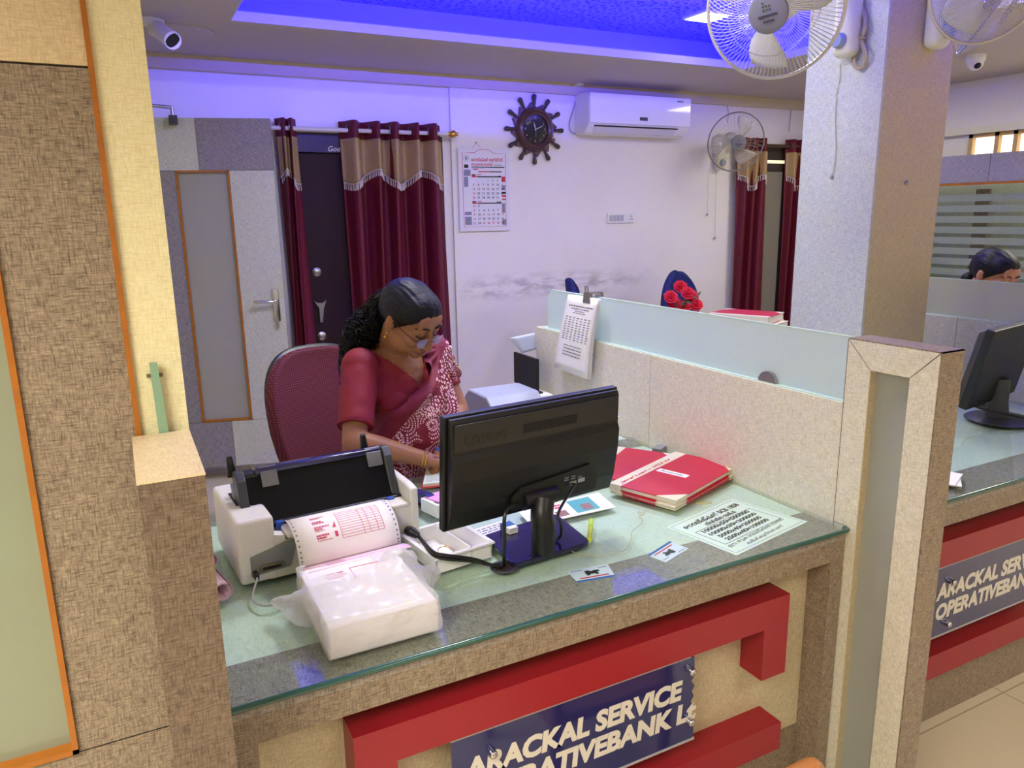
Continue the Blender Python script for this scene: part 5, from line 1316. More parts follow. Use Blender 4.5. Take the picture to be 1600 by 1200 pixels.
# ---- white tray with a card and bangle
mat('tray_white', '#eceaec', 0.35); mat('card_white', '#eef0f2', 0.4)
def tray():
    c = [at(x, y, 2, GZ) for x, y in ((664, 893), (693, 893), (778, 866), (752, 822), (668, 838))]
    A = at(690, 895, 2, GZ); B = at(775, 868, 2, GZ); x = (B-A).normalized(); y = Vector((-x.y, x.x, 0)); W = (B-A).length; D = .165; O = A-x*.012
    M = frame(O, x, y); t = thing('storage_tray', 'open white plastic tray beside the printer holding a card and a bangle', 'tray', M=M)
    H = .038
    b = MB()
    b.box(0, W, 0, D, 0, .003)
    b.prism([(0, 0), (W, 0), (W+.004, H), (-.004, H)], 1, 0, .004) if False else None
    for x0, x1, y0, y1 in ((0, W, 0, .004), (0, W, D-.004, D), (0, .004, 0, D), (W-.004, W, 0, D), (W*.62, W*.62+.003, 0, D)): b.box(x0, x1, y0, y1, .003, H)
    b.build('tray_body', 'tray_white', t, world=False)
    b = MB(); b.box(-.006, W+.006, -.006, 0.0, H-.004, H); b.box(-.006, W+.006, D, D+.006, H-.004, H); b.box(-.006, 0, 0, D, H-.004, H); b.box(W, W+.006, 0, D, H-.004, H); b.build('rolled_rim', 'tray_white', t, world=False)
    k = thing('paper_slip', 'white printed slip lying in the tray under the bangle', 'slip', M=M @ Matrix.Translation((.018, .012, .0045)) @ Matrix.Rotation(.12, 4, 'Z') @ Matrix.Rotation(.16, 4, 'X'))
    b = MB(); b.box(0, .060, 0, .075, 0, .001); b.build('slip', 'card_white', k, world=False)
    b = MB()
    for i, (u, v, w_, h2) in enumerate(((.004, .004, .02, .006), (.006, .02, .012, .01), (.03, .006, .02, .002), (.03, .012, .024, .002), (.004, .06, .016, .008))): b.box(u, u+w_, v, v+h2, .001, .0013)
    b.build('green_red_print', 'print_mix', k, world=False)
    t2 = thing('bangle', 'thin gold bangle lying in the white tray', 'bangle', M=M @ Matrix.Translation((.052, .050, .022)) @ Matrix.Rotation(.16, 4, 'X'))
    b = MB(); b.smooth = 1; b.tube([(.018*math.cos(a), .018*math.sin(a), 0) for a in [2*PI*i/32 for i in range(32)]], .0011, 6, closed=True); tag(b.build('ring', 'gold', t2, world=False))
mat('print_mix', '#9a4a3a', 0.5)
tray()
def block(px, py, w_, d_, h_, rz, name, label, cat, mt, z=GZ, r=.002, part='body'):
    p = at(px, py, 2, z); t = thing(name, label, cat, (p.x, p.y, z), rz); b = MB(); b.rbox(-w_/2, w_/2, -d_/2, d_/2, 0, h_, r=r); b.build(part, mt, t, world=False); return t
# small grey-white box with a pink note on it, stapler, eraser, markers
t = block(684, 800, .055, .075, .036, .25, 'small_box', 'small grey-white cardboard box between the printer and the monitor', 'box', 'paper')
b = MB(); b.box(-.02, .02, -.03, -.01, .0362, .0366); b.build('box_print', 'ink_grey', t, world=False)
mat('note_pink', '#f0a0d8', 0.5)
b = MB(); b.box(-.03, .03, -.02, .04, 0, .002); p = at(692, 778, 2, GZ+.037); o = b.build('sticky_note', 'note_pink', None); o.location = (p.x, p.y, GZ+.0372); o.rotation_euler = (0, 0, .35); tag(o, 'pink sticky note lying on the small grey-white box', 'note')
def stapler():
    p = at(669, 798, 2, GZ); t = thing('stapler', 'dark blue stapler with a red button beside the printer', 'stapler', (p.x+.0, p.y+.03, GZ), 1.9)
    b = MB(); b.rbox(-.05, .05, -.015, .015, 0, .010, r=.004); b.build('stapler_base', 'black_plastic', t, world=False)
    b = MB(); b.smooth = 1; b.prism([(-.05, .014), (.05, .014), (.05, .030), (.03, .042), (-.02, .044), (-.05, .034)], 1, -.014, .014); b.build('stapler_arm', 'stapler_blue', t, world=False, mods=[('BEVEL', {'width': .005, 'segments': 3, 'limit_method': 'ANGLE'})])
    b = MB(); b.rbox(-.045, -.03, -.015, .0152, .02, .032, r=.002); b.build('red_button', 'red_gloss', t, world=False)
mat('stapler_blue', '#1d2460', 0.3)
stapler()
def marker(p0, p1, label, r=.006, z=None):
    a = Vector(p0); c = Vector(p1); d = (c-a).normalized(); t = thing('marker_pen', label, 'pen', a)
    b = MB(); b.smooth = 1; b.tube([a, a+d*.002, a+d*((c-a).length*.62)], [r*.7, r, r], 16); b.build('barrel', 'hi_yellow', t)
    b = MB(); b.smooth = 1; b.tube([a+d*((c-a).length*.63), c-d*.004, c], [r*1.08, r*1.0, r*.5], 16); b.build('cap', 'hi_green', t)
mat('hi_yellow', '#d6e82c', 0.35, emit='#d6e82c', es=0.0); mat('hi_green', '#c4e838', 0.35)
a = at(920, 845, 2, GZ+.0065); c = at(924, 812, 2, GZ+.0065); marker((a.x, a.y, GZ+.0065), (c.x, c.y, GZ+.0065), 'yellow-green highlighter lying at the right side of the monitor foot')
a = at(763, 866, 2, GZ+.0075); c = at(769, 851, 2, GZ+.0075); marker((a.x, a.y, GZ+.0075), (c.x, c.y+.015, GZ+.0075), 'short yellow marker lying between the white tray and the monitor foot', r=.007)
t = block(796, 830, .026, .040, .016, .1, 'eraser', 'white block eraser in a blue sleeve behind the monitor cable', 'eraser', 'paper', z=GZ+.0115)
b = MB(); b.box(-.0135, .0135, -.005, .0205, -.0003, .0165); b.build('sleeve', 'ink_blue', t, world=False)
# printed slip to the left under the monitor
def flat(name, label, cat, corners, z, th, mt, part='sheet'):
    P = [at(x, y, 2, z) for x, y in corners]; P = [Vector((p.x, p.y, z)) for p in P]
    t = thing(name, label, cat, P[0]); b = MB(); b.slab(P, th, (0, 0, 1)); b.build(part, mt, t); return t, P
def onflat(P, u, v, dz=0.0): return P[0].lerp(P[1], u).lerp(P[3].lerp(P[2], u), v)+Vector((0, 0, dz))
t, P = flat('printed_slip', 'printed paper slip sticking out behind the white tray below the monitor', 'slip', [(738, 828), (790, 812), (815, 838), (768, 858)], GZ+.0005, .0006, 'form_white')
b = MB(); rnd = random.Random(3)
for r in range(8):
    u = .08
    while u < .9: w_ = .05+rnd.random()*.15; b.quad(onflat(P, u, .1+r*.1, .001), onflat(P, min(.92, u+w_), .1+r*.1, .001), onflat(P, min(.92, u+w_), .14+r*.1, .001), onflat(P, u, .14+r*.1, .001)); u += w_+.04
b.build('print', 'ink_grey', t)
# magazine leaf behind the monitor foot
t, P = flat('leaflet', 'white leaflet with teal and brown pictures behind the monitor foot', 'leaflet', [(830, 822), (962, 793), (935, 770), (810, 800)], GZ+.0005, .0015, 'paper')
def patch(b, P, u0, v0, u1, v1, dz): b.quad(onflat(P, u0, v0, dz), onflat(P, u1, v0, dz), onflat(P, u1, v1, dz), onflat(P, u0, v1, dz))
mat('teal', '#58b4b0', 0.4); mat('pic_brown', '#a07860', 0.4)
b = MB(); patch(b, P, .56, .12, .84, .9, .0018); b.build('teal_picture', 'teal', t)
b = MB(); patch(b, P, .66, .2, .78, .55, .0021); b.build('boat_picture', 'pic_brown', t)
b = MB(); patch(b, P, .34, .12, .47, .45, .0018); b.build('brown_picture', 'pic_brown', t)
b = MB()
for k in range(2): patch(b, P, .38, .62+.14*k, .47, .70+.14*k, .0018)
b.build('red_numerals', 'ink_red', t)
b = MB()
for k in range(5): patch(b, P, .12, .2+.13*k, .30, .24+.13*k, .0018)
b.build('small_text', 'ink_grey', t)

# ---- A4 notice lying under the glass
NZ = .7682
c = [at(x, y, 2, NZ) for x, y in ((1041, 824), (1143, 779), (1262, 815), (1151, 868))]
A = Vector((c[0].x, c[0].y, NZ)); x = Vector((c[1].x-c[0].x, c[1].y-c[0].y, 0)).normalized()
# text runs parallel to the long side as read from the clerk's side: baseline direction from lower left to upper right corner
y = Vector((-x.y, x.x, 0))
t, P = flat('paper_notice', 'white notice with loan figures lying under the counter glass', 'notice', [(1041, 824), (1143, 779), (1262, 815), (1151, 868)], NZ, .0003, 'notice_paper')
mat('notice_paper', '#e9f4ea', 0.6); mat('notice_ink', '#1c2222', 0.6)
e = (P[1]-P[0]).normalized(); f_ = (P[3]-P[0]).normalized()      # e along text, f down the page
Ld = (P[1]-P[0]).length; Lh = (P[3]-P[0]).length
def ntx(s, u, v, size, fit, al='LEFT', off=0.0007):
    o = onflat(P, u, v, .0006); up = -f_; up = (up-e*up.dot(e)).normalized()
    return text(s, size, 'notice_ink', t, frame(o, e, up), name='lettering', ext=.0001, fit=fit*Ld, off=off, align=al)
L_ = [ntx('അറയ്ക്കൽ SCB 1858', .10, .20, .023, .82, off=.0009), ntx('സ്വർണ്ണ വായ്പാ', .30, .30, .018, .45), ntx('10000x50=500000', .14, .41, .018, .70), ntx('10000x30=300000', .14, .51, .018, .70), ntx('5000x40=200000', .18, .61, .018, .64), ntx('2500x40=100000', .18, .71, .018, .64), ntx('ഈ തുക ബാങ്കിൽ നിന്ന്', .08, .83, .015, .85, off=.0), ntx('ലഭിക്കുന്നതാണ്', .24, .92, .014, .55, off=0)]
join_meshes(L_, 'lettering')
b = MB()
def fl_line(u0, v0, u1, v1, w_=.0006):
    p, q = onflat(P, u0, v0, .0005), onflat(P, u1, v1, .0005); d = (q-p).normalized(); n_ = Vector((-d.y, d.x, 0))*w_; b.quad(p-n_, q-n_, q+n_, p+n_)
for a_ in (((.03, .04), (.97, .04)), ((.97, .04), (.97, .96)), ((.97, .96), (.03, .96)), ((.03, .96), (.03, .04)), ((.10, .33), (.90, .33)), ((.90, .33), (.90, .75)), ((.90, .75), (.10, .75)), ((.10, .75), (.10, .33))): fl_line(a_[0][0], a_[0][1], a_[1][0], a_[1][1], .0006 if a_[0][1] < .3 or a_[0][1] > .9 else .0009)
b.build('ruled_border', 'notice_ink', t)
# ---- business cards under the glass
def card(corners, label):
    t, P = flat('business_card', label, 'card', corners, NZ+.0001, .0004, 'card_face'); t['group'] = 'business cards under the counter glass'
    b = MB(); patch(b, P, 0, .86, 1, 1, .0007); b.build('blue_stripe', 'ink_blue', t)
    b = MB(); patch(b, P, .12, .70, .88, .78, .0007); b.build('red_line', 'ink_red', t)
    b = MB()
    def ov(u, v, ru, rv): b.face([b.v(onflat(P, u+ru*math.cos(a), v+rv*math.sin(a), .0008)) for a in [2*PI*k/12 for k in range(12)]])
    ov(.5, .42, .16, .12); ov(.42, .30, .07, .08); ov(.62, .36, .10, .08); ov(.40, .54, .05, .07); ov(.62, .54, .05, .07); b.build('old_car_print', 'ink_black', t)
    b = MB(); patch(b, P, .05, .1, .35, .14, .0007); patch(b, P, .72, .16, .95, .20, .0007); b.build('small_text', 'ink_grey', t)
mat('card_face', '#d4e2ec', 0.4)
card([(886, 893), (949, 881), (962, 901), (903, 911)], 'pale blue card with an old car print under the glass near the counter edge')
card([(1076, 857), (1040, 879), (1011, 868), (1046, 846)], 'card with a blue stripe under the glass beside the loan notice')
# rubber band, thread
t = thing('rubber_band', 'yellow rubber band on the glass between ledger and notice', 'rubber band', at(1100, 786, 2, GZ)); c = at(1100, 786, 2, GZ+.0015)
b = MB(); b.smooth = 1; b.tube([c+Vector((.021*math.cos(a), .008*math.sin(a)-.006*math.cos(a), 0)) for a in [2*PI*k/28 for k in range(28)]], .0011, 6, closed=True); b.build('band', 'band_yellow', t); mat('band_yellow', '#c8b040', 0.5)
t = thing('loose_thread', 'cream thread trailing over the glass from the monitor to a small knot', 'thread', at(1000, 810, 2, GZ))
cable3([at(x, y, 2, GZ+.0012) for x, y in ((862, 832), (868, 842), (880, 850), (895, 862), (915, 868), (945, 868), (975, 860), (985, 845), (988, 830), (1000, 820), (1004, 812), (998, 806), (1008, 802), (996, 800), (1005, 806))], .0008, 'cable_cream', t, 'thread', 5)

# ---- red ledgers on the counter
def placed_ledger(px, zz, h_, label, swap=False):
    P = [at(x, y, 2, zz+h_) for x, y in px]; P = [Vector((p.x, p.y, zz)) for p in P]
    x = (P[0]-P[1]).normalized(); y = (P[2]-P[1]); y = (y-x*y.dot(x)).normalized()
    t = ledger(frame(P[1], x, y, x.cross(y)), (P[1]-P[0]).length, ((P[3]-P[0]).length+(P[2]-P[1]).length)/2, h_, label, 'red ledgers on the counter'); return t, P
# corners on top cover: spine from near-left to far, cover to the right
tl, LP = placed_ledger([(953, 755), (1056, 706), (1149, 736), (1042, 781)], GZ+.010, .016, 'red ledger with a white name sticker lying uppermost beside the screen')
t2, LP2 = placed_ledger([(955, 765), (1060, 716), (1153, 746), (1044, 789)], GZ+.0002, .0096, 'thin red register lying directly beneath the stickered ledger')
M_ = tl.matrix_basis
b = MB(); w_, d_ = (LP[1]-LP[0]).length, (LP[3]-LP[0]).length
b.box(w_*.5-.013, w_*.5+.013, d_*.50-.048, d_*.50+.048, .0162, .0168); st = b.build('name_sticker', 'paper', tl, world=False)
text('Accounts', .018, 'ink_grey', tl, Matrix.Translation((w_*.5+.006, d_*.50-.040, .0170)) @ Matrix.Rotation(PI/2, 4, 'Z'), world=False, shear=.3, name='handwriting', fit=.075)
text('Jewel Loan ~ 2023-24', .016, 'ink_red', tl, Matrix.Translation((w_*.95, .028, .0172)) @ Matrix.Rotation(PI, 4, 'Z'), world=False, shear=.4, name='handwriting', fit=w_*.75)
placed_ledger([(905, 740), (962, 697), (1052, 722), (990, 768)], GZ+.0002, .012, 'red ledger half hidden by the monitor, beside the stickered one')
t = block(1030, 706, .05, .03, .018, .5, 'calculator', 'small grey object at the foot of the screen behind the ledgers', 'office item', 'grey_panel')
# white paper bundle under the register on the side table area
t = thing('paper_roll', 'cream paper bundle standing against the screen behind the monitor', 'paper', at(958, 690, 2, GZ)); c = at(962, 680, 1, 2.02)
b = MB(); b.smooth = 1; b.cyl((1.425, 2.035, GZ+.001), (1.435, 2.04, GZ+.09), .022); b.build('rolled_sheets', 'form_white', t)

# ---- notebook being written in, on the counter before the clerk
NB = [(640, 752), (735, 735), (738, 760), (662, 775)]
t, P = flat('ledger_book', 'open ruled register under the hands of the clerk', 'register', [(668, 730), (735, 722), (745, 752), (661, 762)], GZ+.0002, .010, 'page_edge', 'page_block')
b = MB(); Q = [p+Vector((0, 0, .0102)) for p in P]; b.slab(Q, .0006, (0, 0, 1)); b.build('open_page', 'page_green', t); mat('page_green', '#dfeee4', 0.6)
b = MB()
for k in range(16): patch(b, P, .04, .05+.058*k, .98, .058+.058*k, .0113)
b.build('ruled_lines', 'ink_grey', t)
b = MB(); Q = [onflat(P, u, v, -.0) for u, v in ((-.03, -.03), (1.0, -.03), (1.0, 1.05), (-.03, 1.05))]; b.slab([q+Vector((0, 0, .0001)) for q in Q], .0015, (0, 0, 1)); b.build('red_cover', 'ledger_red', t)

# ---- machines on the side table
t = thing('passbook_printer', 'low grey office machine on the side table behind the monitor', 'printer', (1.22, 2.4, .768))
b = MB(); b.prism([(2.36, .769), (2.36, .85), (2.42, .895), (2.58, .895), (2.62, .86), (2.62, .769)], 0, 1.14, 1.36); b.build('housing', 'machine_lav', t, mods=[('BEVEL', {'width': .008, 'segments': 3, 'limit_method': 'ANGLE'})])
mat('machine_lav', '#aab0c0', 0.4)
t = thing('white_box', 'white box with a black screen on it at the far end of the side table', 'box', (1.44, 2.62, .768))
b = MB(); b.rbox(1.385, 1.50, 2.55, 2.71, .769, .835, r=.004); b.build('box_body', 'paper', t)
t = thing('desktop_screen', 'thin black screen standing on the white box behind the counter screen', 'screen', (1.44, 2.64, .836))
b = MB(); b.rbox(1.452, 1.466, 2.60, 2.80, .842, .975, r=.004); b.build('panel', 'black_plastic', t)
b = MB(); b.box(1.42, 1.47, 2.58, 2.68, .8362, .842); b.build('stand', 'black_plastic', t)
b = MB(); b.smooth = 1
b.grid(lambda u, v: Vector((1.44+.07*u-.01*v, 2.70, .985+.07*v+.01*u))+Vector((-.045*v*(1-u), -.0*v, 0)), 4, 6); o = b.build('plastic_sheet', 'sheet_blue', None, mods=[('SOLIDIFY', {'thickness': .001})]); tag(o, 'pale blue sheet leaning above the thin black screen', 'sheet'); mat('sheet_blue', '#ccd4ea', 0.4)

# ---- on the farther counter
def monitor2():
    c = at(1562, 655, 2, GZ); t = thing('computer_monitor', 'black monitor on a round foot on the farther counter', 'monitor', (c.x, c.y, GZ))
    b = MB(); b.smooth = 1; b.lathe([(0, .012), (.06, .011), (.108, .007), (.115, .002), (.115, 0)], (c.x, c.y, GZ), 48); b.build('round_foot', 'dark_grey_plastic', t)
    b = MB(); b.smooth = 1; b.tube([(c.x, c.y+.012, GZ+.008), (c.x, c.y+.015, GZ+.06), (c.x, c.y+.02, GZ+.15)], [.040, .034, .036], 20); b.build('neck', 'dark_grey_plastic', t)
    a = math.radians(10); ax = Vector((math.cos(a), math.sin(a), 0)); N = Vector((-ax.y, ax.x, 0))
    BL = atp(1494, 636, (c.x, c.y+.06, 0), N); TL = atp(1526, 510, (c.x, c.y+.06, 0), N)
    tau = math.radians(12); up = Vector((0, 0, math.cos(tau)))-N*math.sin(tau)*-0.0-N*math.sin(tau)
    P0 = Vector((BL.x-.0, BL.y, BL.z)); F = frame(P0, ax, up, -ax.cross(up)); 
    H = (TL-BL).length; W = .42
    b = MB(); b.M = F; b.rbox(0, W, 0, H, -.035, -.004, r=.006); b.build('bezel', 'black_plastic', t)
    b = MB(); b.M = F
    A = [b.v(*q) for q in ((.01, .008, -.004), (W-.01, .008, -.004), (W-.01, H-.006, -.004), (.01, H-.006, -.004))]; B = [b.v(*q) for q in ((.065, .04, .035), (W-.065, .04, .035), (W-.05, H-.03, .030), (.05, H-.03, .030))]
    b.face(B)
    for i in range(4): b.face([A[i], A[(i+1) % 4], B[(i+1) % 4], B[i]])
    b.face(A[::-1]); bk = b.build('back_cover', 'monitor_grey', t, mods=[('BEVEL', {'width': .005, 'segments': 2, 'limit_method': 'ANGLE'})])
    b = MB(); b.M = F
    for r in range(5):
        for i in range(50): x = .055+i*.0062; z = .031; b.box(x, x+.003, H-.048-.009*r, H-.045-.009*r, z, z+.0012)
    b.build('vent_holes', 'black_matte', bk)
    p = F @ Vector((.14, .03, .03)); cable3([p, (p.x-.005, p.y-.03, p.z-.05), (c.x-.02, c.y-.06, GZ+.03), (c.x+.05, c.y-.10, GZ+.016), (c.x+.14, c.y-.13, GZ+.006), (c.x+.3, c.y-.12, GZ+.006)], .0045, 'black_plastic', t, 'power_cable')
mat('monitor_grey', '#3a3b3a', 0.4)
monitor2()
c = at(1560, 618, 2, GZ); t = thing('keyboard', 'black keyboard and tray behind the round-footed monitor', 'keyboard', (c.x, c.y+.05, GZ), .15)
b = MB(); b.rbox(-.22, .22, -.07, .07, 0, .022, r=.005); b.build('case', 'black_plastic', t, world=False)
b = MB()
for r in range(5):
    for i in range(16): b.rbox(-.20+i*.0245, -.181+i*.0245, -.055+r*.022, -.038+r*.022, .0221, .027, r=.001, n=1)
b.build('keys', 'dark_grey_plastic', t, world=False)
for k, (dx, rz, l) in enumerate(((0, .4, 'white sheet on top of the pair beside the tall screen on the farther counter'), (.004, .62, 'white sheet lying under another at the edge of the farther counter'))):
    p = at(1468, 746, 2, GZ); t = thing('paper_sheet', l, 'paper', (p.x+dx, p.y, GZ+.0005+.004*(1-k)), rz, 'sheets on the farther counter'); b = MB(); b.box(-.07, .05, -.05, .05, 0, .003); b.build('leaves', 'paper', t, world=False)

# ---- wooden chair in the hall, only its top corner shows
def hall_chair():
    t = thing('wooden_chair', 'varnished orange wooden chair, only the rounded top of its back in view at the counter', 'chair', (1.02, .72, 0))
    p = at(1272, 1196, 1, .92); zt = p.z+.004
    b = MB(); b.smooth = 1
    b.tube(smooth_path([(p.x-.34, .90, zt-.06), (p.x-.20, .93, zt-.03), (p.x-.02, .93, zt-.014), (p.x+.01, .925, zt-.018), (p.x+.016, .92, zt-.04)]), .018, 14); b.build('top_rail', 'chair_wood', t)
    for x in (p.x-.33, p.x+.014):
        b = MB(); b.smooth = 1; b.tube([(x, .92, 0), (x, .92, zt-.04)], [.016, .018], 12); b.build('back_leg', 'chair_wood', t)
    for x in (p.x-.33, p.x+.014):
        b = MB(); b.smooth = 1; b.tube([(x, .52, 0), (x, .52, .34)], [.014, .018], 12); b.build('front_leg', 'chair_wood', t)
    zs = min(.40, zt-.1)
    b = MB(); b.rbox(p.x-.35, p.x+.03, .50, .94, .30, .33, r=.01); b.build('seat', 'chair_wood', t)
mat('chair_wood', '#b87840', 0.25, var=.2, vscale=12, coat=.4)
hall_chair()
# ================================================================ PEOPLE AND THE CLERK'S CHAIR
m = mat('skin', '#9c6a48', 0.48, spec=.35, var=.05, vscale=18, bump=.1, bscale=260)
m.node_tree.nodes['Principled BSDF'].inputs['Subsurface Weight'].default_value = .08
m.node_tree.nodes['Principled BSDF'].inputs['Subsurface Radius'].default_value = (.012, .006, .003)
mat('skin_light', '#b98260', 0.48, spec=.35, var=.05, vscale=18)
mat('lip', '#86483a', 0.4); mat('brow', '#140e0c', 0.7); mat('nail', '#c08c70', 0.3)
mat('blouse', '#800a20', 0.72, var=.05, vscale=30, bump=.15, bscale=500)
mat('lens', '#a8a0d0', 0.08, alpha=.55); mat('frame_metal', '#38343c', 0.3, metal=.8)
def hair_mat(name, c):
    m = bpy.data.materials.new(name); m.use_nodes = True; nt = m.node_tree; b = nt.nodes['Principled BSDF']; MATS[name] = m
    tc = nn(nt, 'ShaderNodeTexCoord'); mp = nn(nt, 'ShaderNodeMapping'); mp.inputs['Scale'].default_value = (40, 40, 330); mp.inputs['Rotation'].default_value = (.3, .5, 0)
    n = nn(nt, 'ShaderNodeTexNoise'); n.inputs['Scale'].default_value = 1; n.inputs['Detail'].default_value = 3; nt.links.new(tc.outputs['Object'], mp.inputs[0]); nt.links.new(mp.outputs[0], n.inputs['Vector'])
    nt.links.new(mixc(nt, n.outputs['Fac'], lin(c), lin('#0c0a0c')), b.inputs['Base Color']); b.inputs['Roughness'].default_value = .5; b.inputs['Specular IOR Level'].default_value = .3
    bp = nn(nt, 'ShaderNodeBump'); bp.inputs['Strength'].default_value = .6; bp.inputs['Distance'].default_value = .002; nt.links.new(n.outputs['Fac'], bp.inputs['Height']); nt.links.new(bp.outputs['Normal'], b.inputs['Normal'])
hair_mat('hair_black', '#060508')

# batik cloth: white dot rings and paisley arcs on maroon
m = bpy.data.materials.new('batik'); m.use_nodes = True; nt = m.node_tree; b = nt.nodes['Principled BSDF']; MATS['batik'] = m
tc = nn(nt, 'ShaderNodeTexCoord'); sx_ = nn(nt, 'ShaderNodeSeparateXYZ'); nt.links.new(tc.outputs['Object'], sx_.inputs[0])
cb = nn(nt, 'ShaderNodeCombineXYZ'); nt.links.new(sx_.outputs[0], cb.inputs[0]); nt.links.new(math_node(nt, 'ADD', sx_.outputs[2], math_node(nt, 'MULTIPLY', sx_.outputs[1], -.5)), cb.inputs[1])
nz = nn(nt, 'ShaderNodeTexNoise'); nz.inputs['Scale'].default_value = 14; nt.links.new(cb.outputs[0], nz.inputs['Vector'])
sc2 = nn(nt, 'ShaderNodeVectorMath', operation='SCALE'); sc2.inputs['Scale'].default_value = .03; nt.links.new(nz.outputs['Color'], sc2.inputs[0])
ad = nn(nt, 'ShaderNodeVectorMath', operation='ADD'); nt.links.new(cb.outputs[0], ad.inputs[0]); nt.links.new(sc2.outputs[0], ad.inputs[1])
vo = nn(nt, 'ShaderNodeTexVoronoi', voronoi_dimensions='2D'); vo.inputs['Scale'].default_value = 16; vo.inputs['Randomness'].default_value = .8; nt.links.new(ad.outputs[0], vo.inputs['Vector'])
dv = nn(nt, 'ShaderNodeVectorMath', operation='SUBTRACT'); nt.links.new(ad.outputs[0], dv.inputs[0]); nt.links.new(vo.outputs['Position'], dv.inputs[1])
s2 = nn(nt, 'ShaderNodeSeparateXYZ'); nt.links.new(dv.outputs[0], s2.inputs[0]); ang = math_node(nt, 'ARCTAN2', s2.outputs[1], s2.outputs[0])
ln = nn(nt, 'ShaderNodeVectorMath', operation='LENGTH'); nt.links.new(dv.outputs[0], ln.inputs[0])
rings = math_node(nt, 'GREATER_THAN', math_node(nt, 'SINE', math_node(nt, 'MULTIPLY', ln.outputs['Value'], 700.0)), .1)
idx = math_node(nt, 'FLOOR', math_node(nt, 'MULTIPLY', ln.outputs['Value'], 111.4))
cnt = math_node(nt, 'ADD', math_node(nt, 'MULTIPLY', idx, 6.0), 5.0)
dots = math_node(nt, 'GREATER_THAN', math_node(nt, 'SINE', math_node(nt, 'MULTIPLY', ang, cnt)), -.15)
small = nn(nt, 'ShaderNodeTexVoronoi', voronoi_dimensions='2D'); small.inputs['Scale'].default_value = 130; small.inputs['Randomness'].default_value = .6; nt.links.new(cb.outputs[0], small.inputs['Vector'])
sd = math_node(nt, 'LESS_THAN', small.outputs['Distance'], .28)
zone = nn(nt, 'ShaderNodeTexNoise'); zone.inputs['Scale'].default_value = 11; nt.links.new(cb.outputs[0], zone.inputs['Vector'])
zs = math_node(nt, 'GREATER_THAN', zone.outputs['Fac'], .56)
pat = math_node(nt, 'MAXIMUM', math_node(nt, 'MULTIPLY', rings, dots), math_node(nt, 'MULTIPLY', sd, zs))
keep = math_node(nt, 'GREATER_THAN', zone.outputs['Fac'], .40)
# plain field on her right chest: pattern only beyond a slanting border line
side = math_node(nt, 'GREATER_THAN', math_node(nt, 'ADD', math_node(nt, 'MULTIPLY', sx_.outputs[0], 1.0), math_node(nt, 'MULTIPLY', math_node(nt, 'SUBTRACT', .93, sx_.outputs[2]), 1.0)), .755)
pat = math_node(nt, 'MULTIPLY', math_node(nt, 'MULTIPLY', pat, keep), side)
nt.links.new(mixc(nt, pat, lin('#780f2c'), lin('#ecc4cc')), b.inputs['Base Color']); b.inputs['Roughness'].default_value = .7

def head_frame(C, h, pitch, roll=0.0):
    h = Vector((h[0], h[1], 0)).normalized(); f = h*math.cos(pitch)+Vector((0, 0, -math.sin(pitch))); u = h*math.sin(pitch)+Vector((0, 0, math.cos(pitch)))
    l = u.cross(f); M = frame(C, l, f, u); return M @ Matrix.Rotation(roll, 4, 'Y')
def head_parts(b, F, s=1.0):
    """skull, jaw, brow, nose, cheeks, lips, ears in head space (x left, y forward, z up)"""
    def e(c, r, rot=None):
        R = F.to_3x3() @ (rot.to_3x3() if rot else Matrix.Identity(3)); b.ell(F @ Vector(c), [q*s for q in r], R, u=28, v=18)
    e((0, -.014, .026), (.073, .092, .084)); e((0, .022, -.012), (.060, .062, .070)); e((0, .040, -.050), (.046, .044, .044)); e((0, .064, -.078), (.024, .022, .022))
    for k in (1, -1):
        e((k*.036, .060, -.020), (.026, .024, .026)); e((k*.042, .020, -.058), (.024, .042, .028)); e((k*.032, .074, .014), (.017, .014, .010)); e((k*.030, .078, .033), (.024, .011, .008))
        e((k*.011, .096, -.034), (.0085, .0095, .0075))
        e((k*.076, -.014, -.004), (.006, .016, .027), Matrix.Rotation(k*.25, 4, 'Z')); e((k*.079, -.012, .012), (.007, .014, .013), Matrix.Rotation(k*.3, 4, 'Z')); e((k*.074, -.006, -.026), (.006, .008, .009))
    for i in range(7): t = i/6; e((0, .083+.022*t, .020-.052*t), (.0085+.003*t, .010+.002*t, .012))
    e((0, .105, -.033), (.011, .010, .009)); e((0, .086, -.055), (.020, .010, .0065)); e((0, .084, -.064), (.018, .010, .007)); e((0, .070, .050), (.05, .020, .030))
def face_details(t, F, skin='lip', eyes=True):
    b = MB(); b.M = F; b.smooth = 1
    for k in (1, -1):
        b.tube([(k*.014, .089, .031), (k*.030, .092, .039), (k*.046, .078, .034), (k*.054, .066, .028)], [.003, .0032, .0026, .001], 8)
    b.build('eyebrows', 'brow', t)
    for k in (1, -1):
        b = MB(); b.M = F; b.smooth = 1; b.tube([(k*.016, .087, .008), (k*.024, .0895, .002), (k*.034, .088, .001), (k*.044, .081, .004), (k*.050, .074, .008)], [.001, .0018, .002, .0018, .001], 6); b.build('eyelashes', 'brow', t)
    b = MB(); b.M = F; b.smooth = 1; b.tube([(-.022, .083, -.060), (-.010, .0945, -.058), (0, .0955, -.0595), (.010, .0945, -.058), (.022, .083, -.060)], [.002, .0045, .0048, .0045, .002], 8)
    b.tube([(-.019, .083, -.063), (-.008, .0925, -.066), (.008, .0925, -.066), (.019, .083, -.063)], [.002, .005, .005, .002], 8); b.build('lips', skin, t)
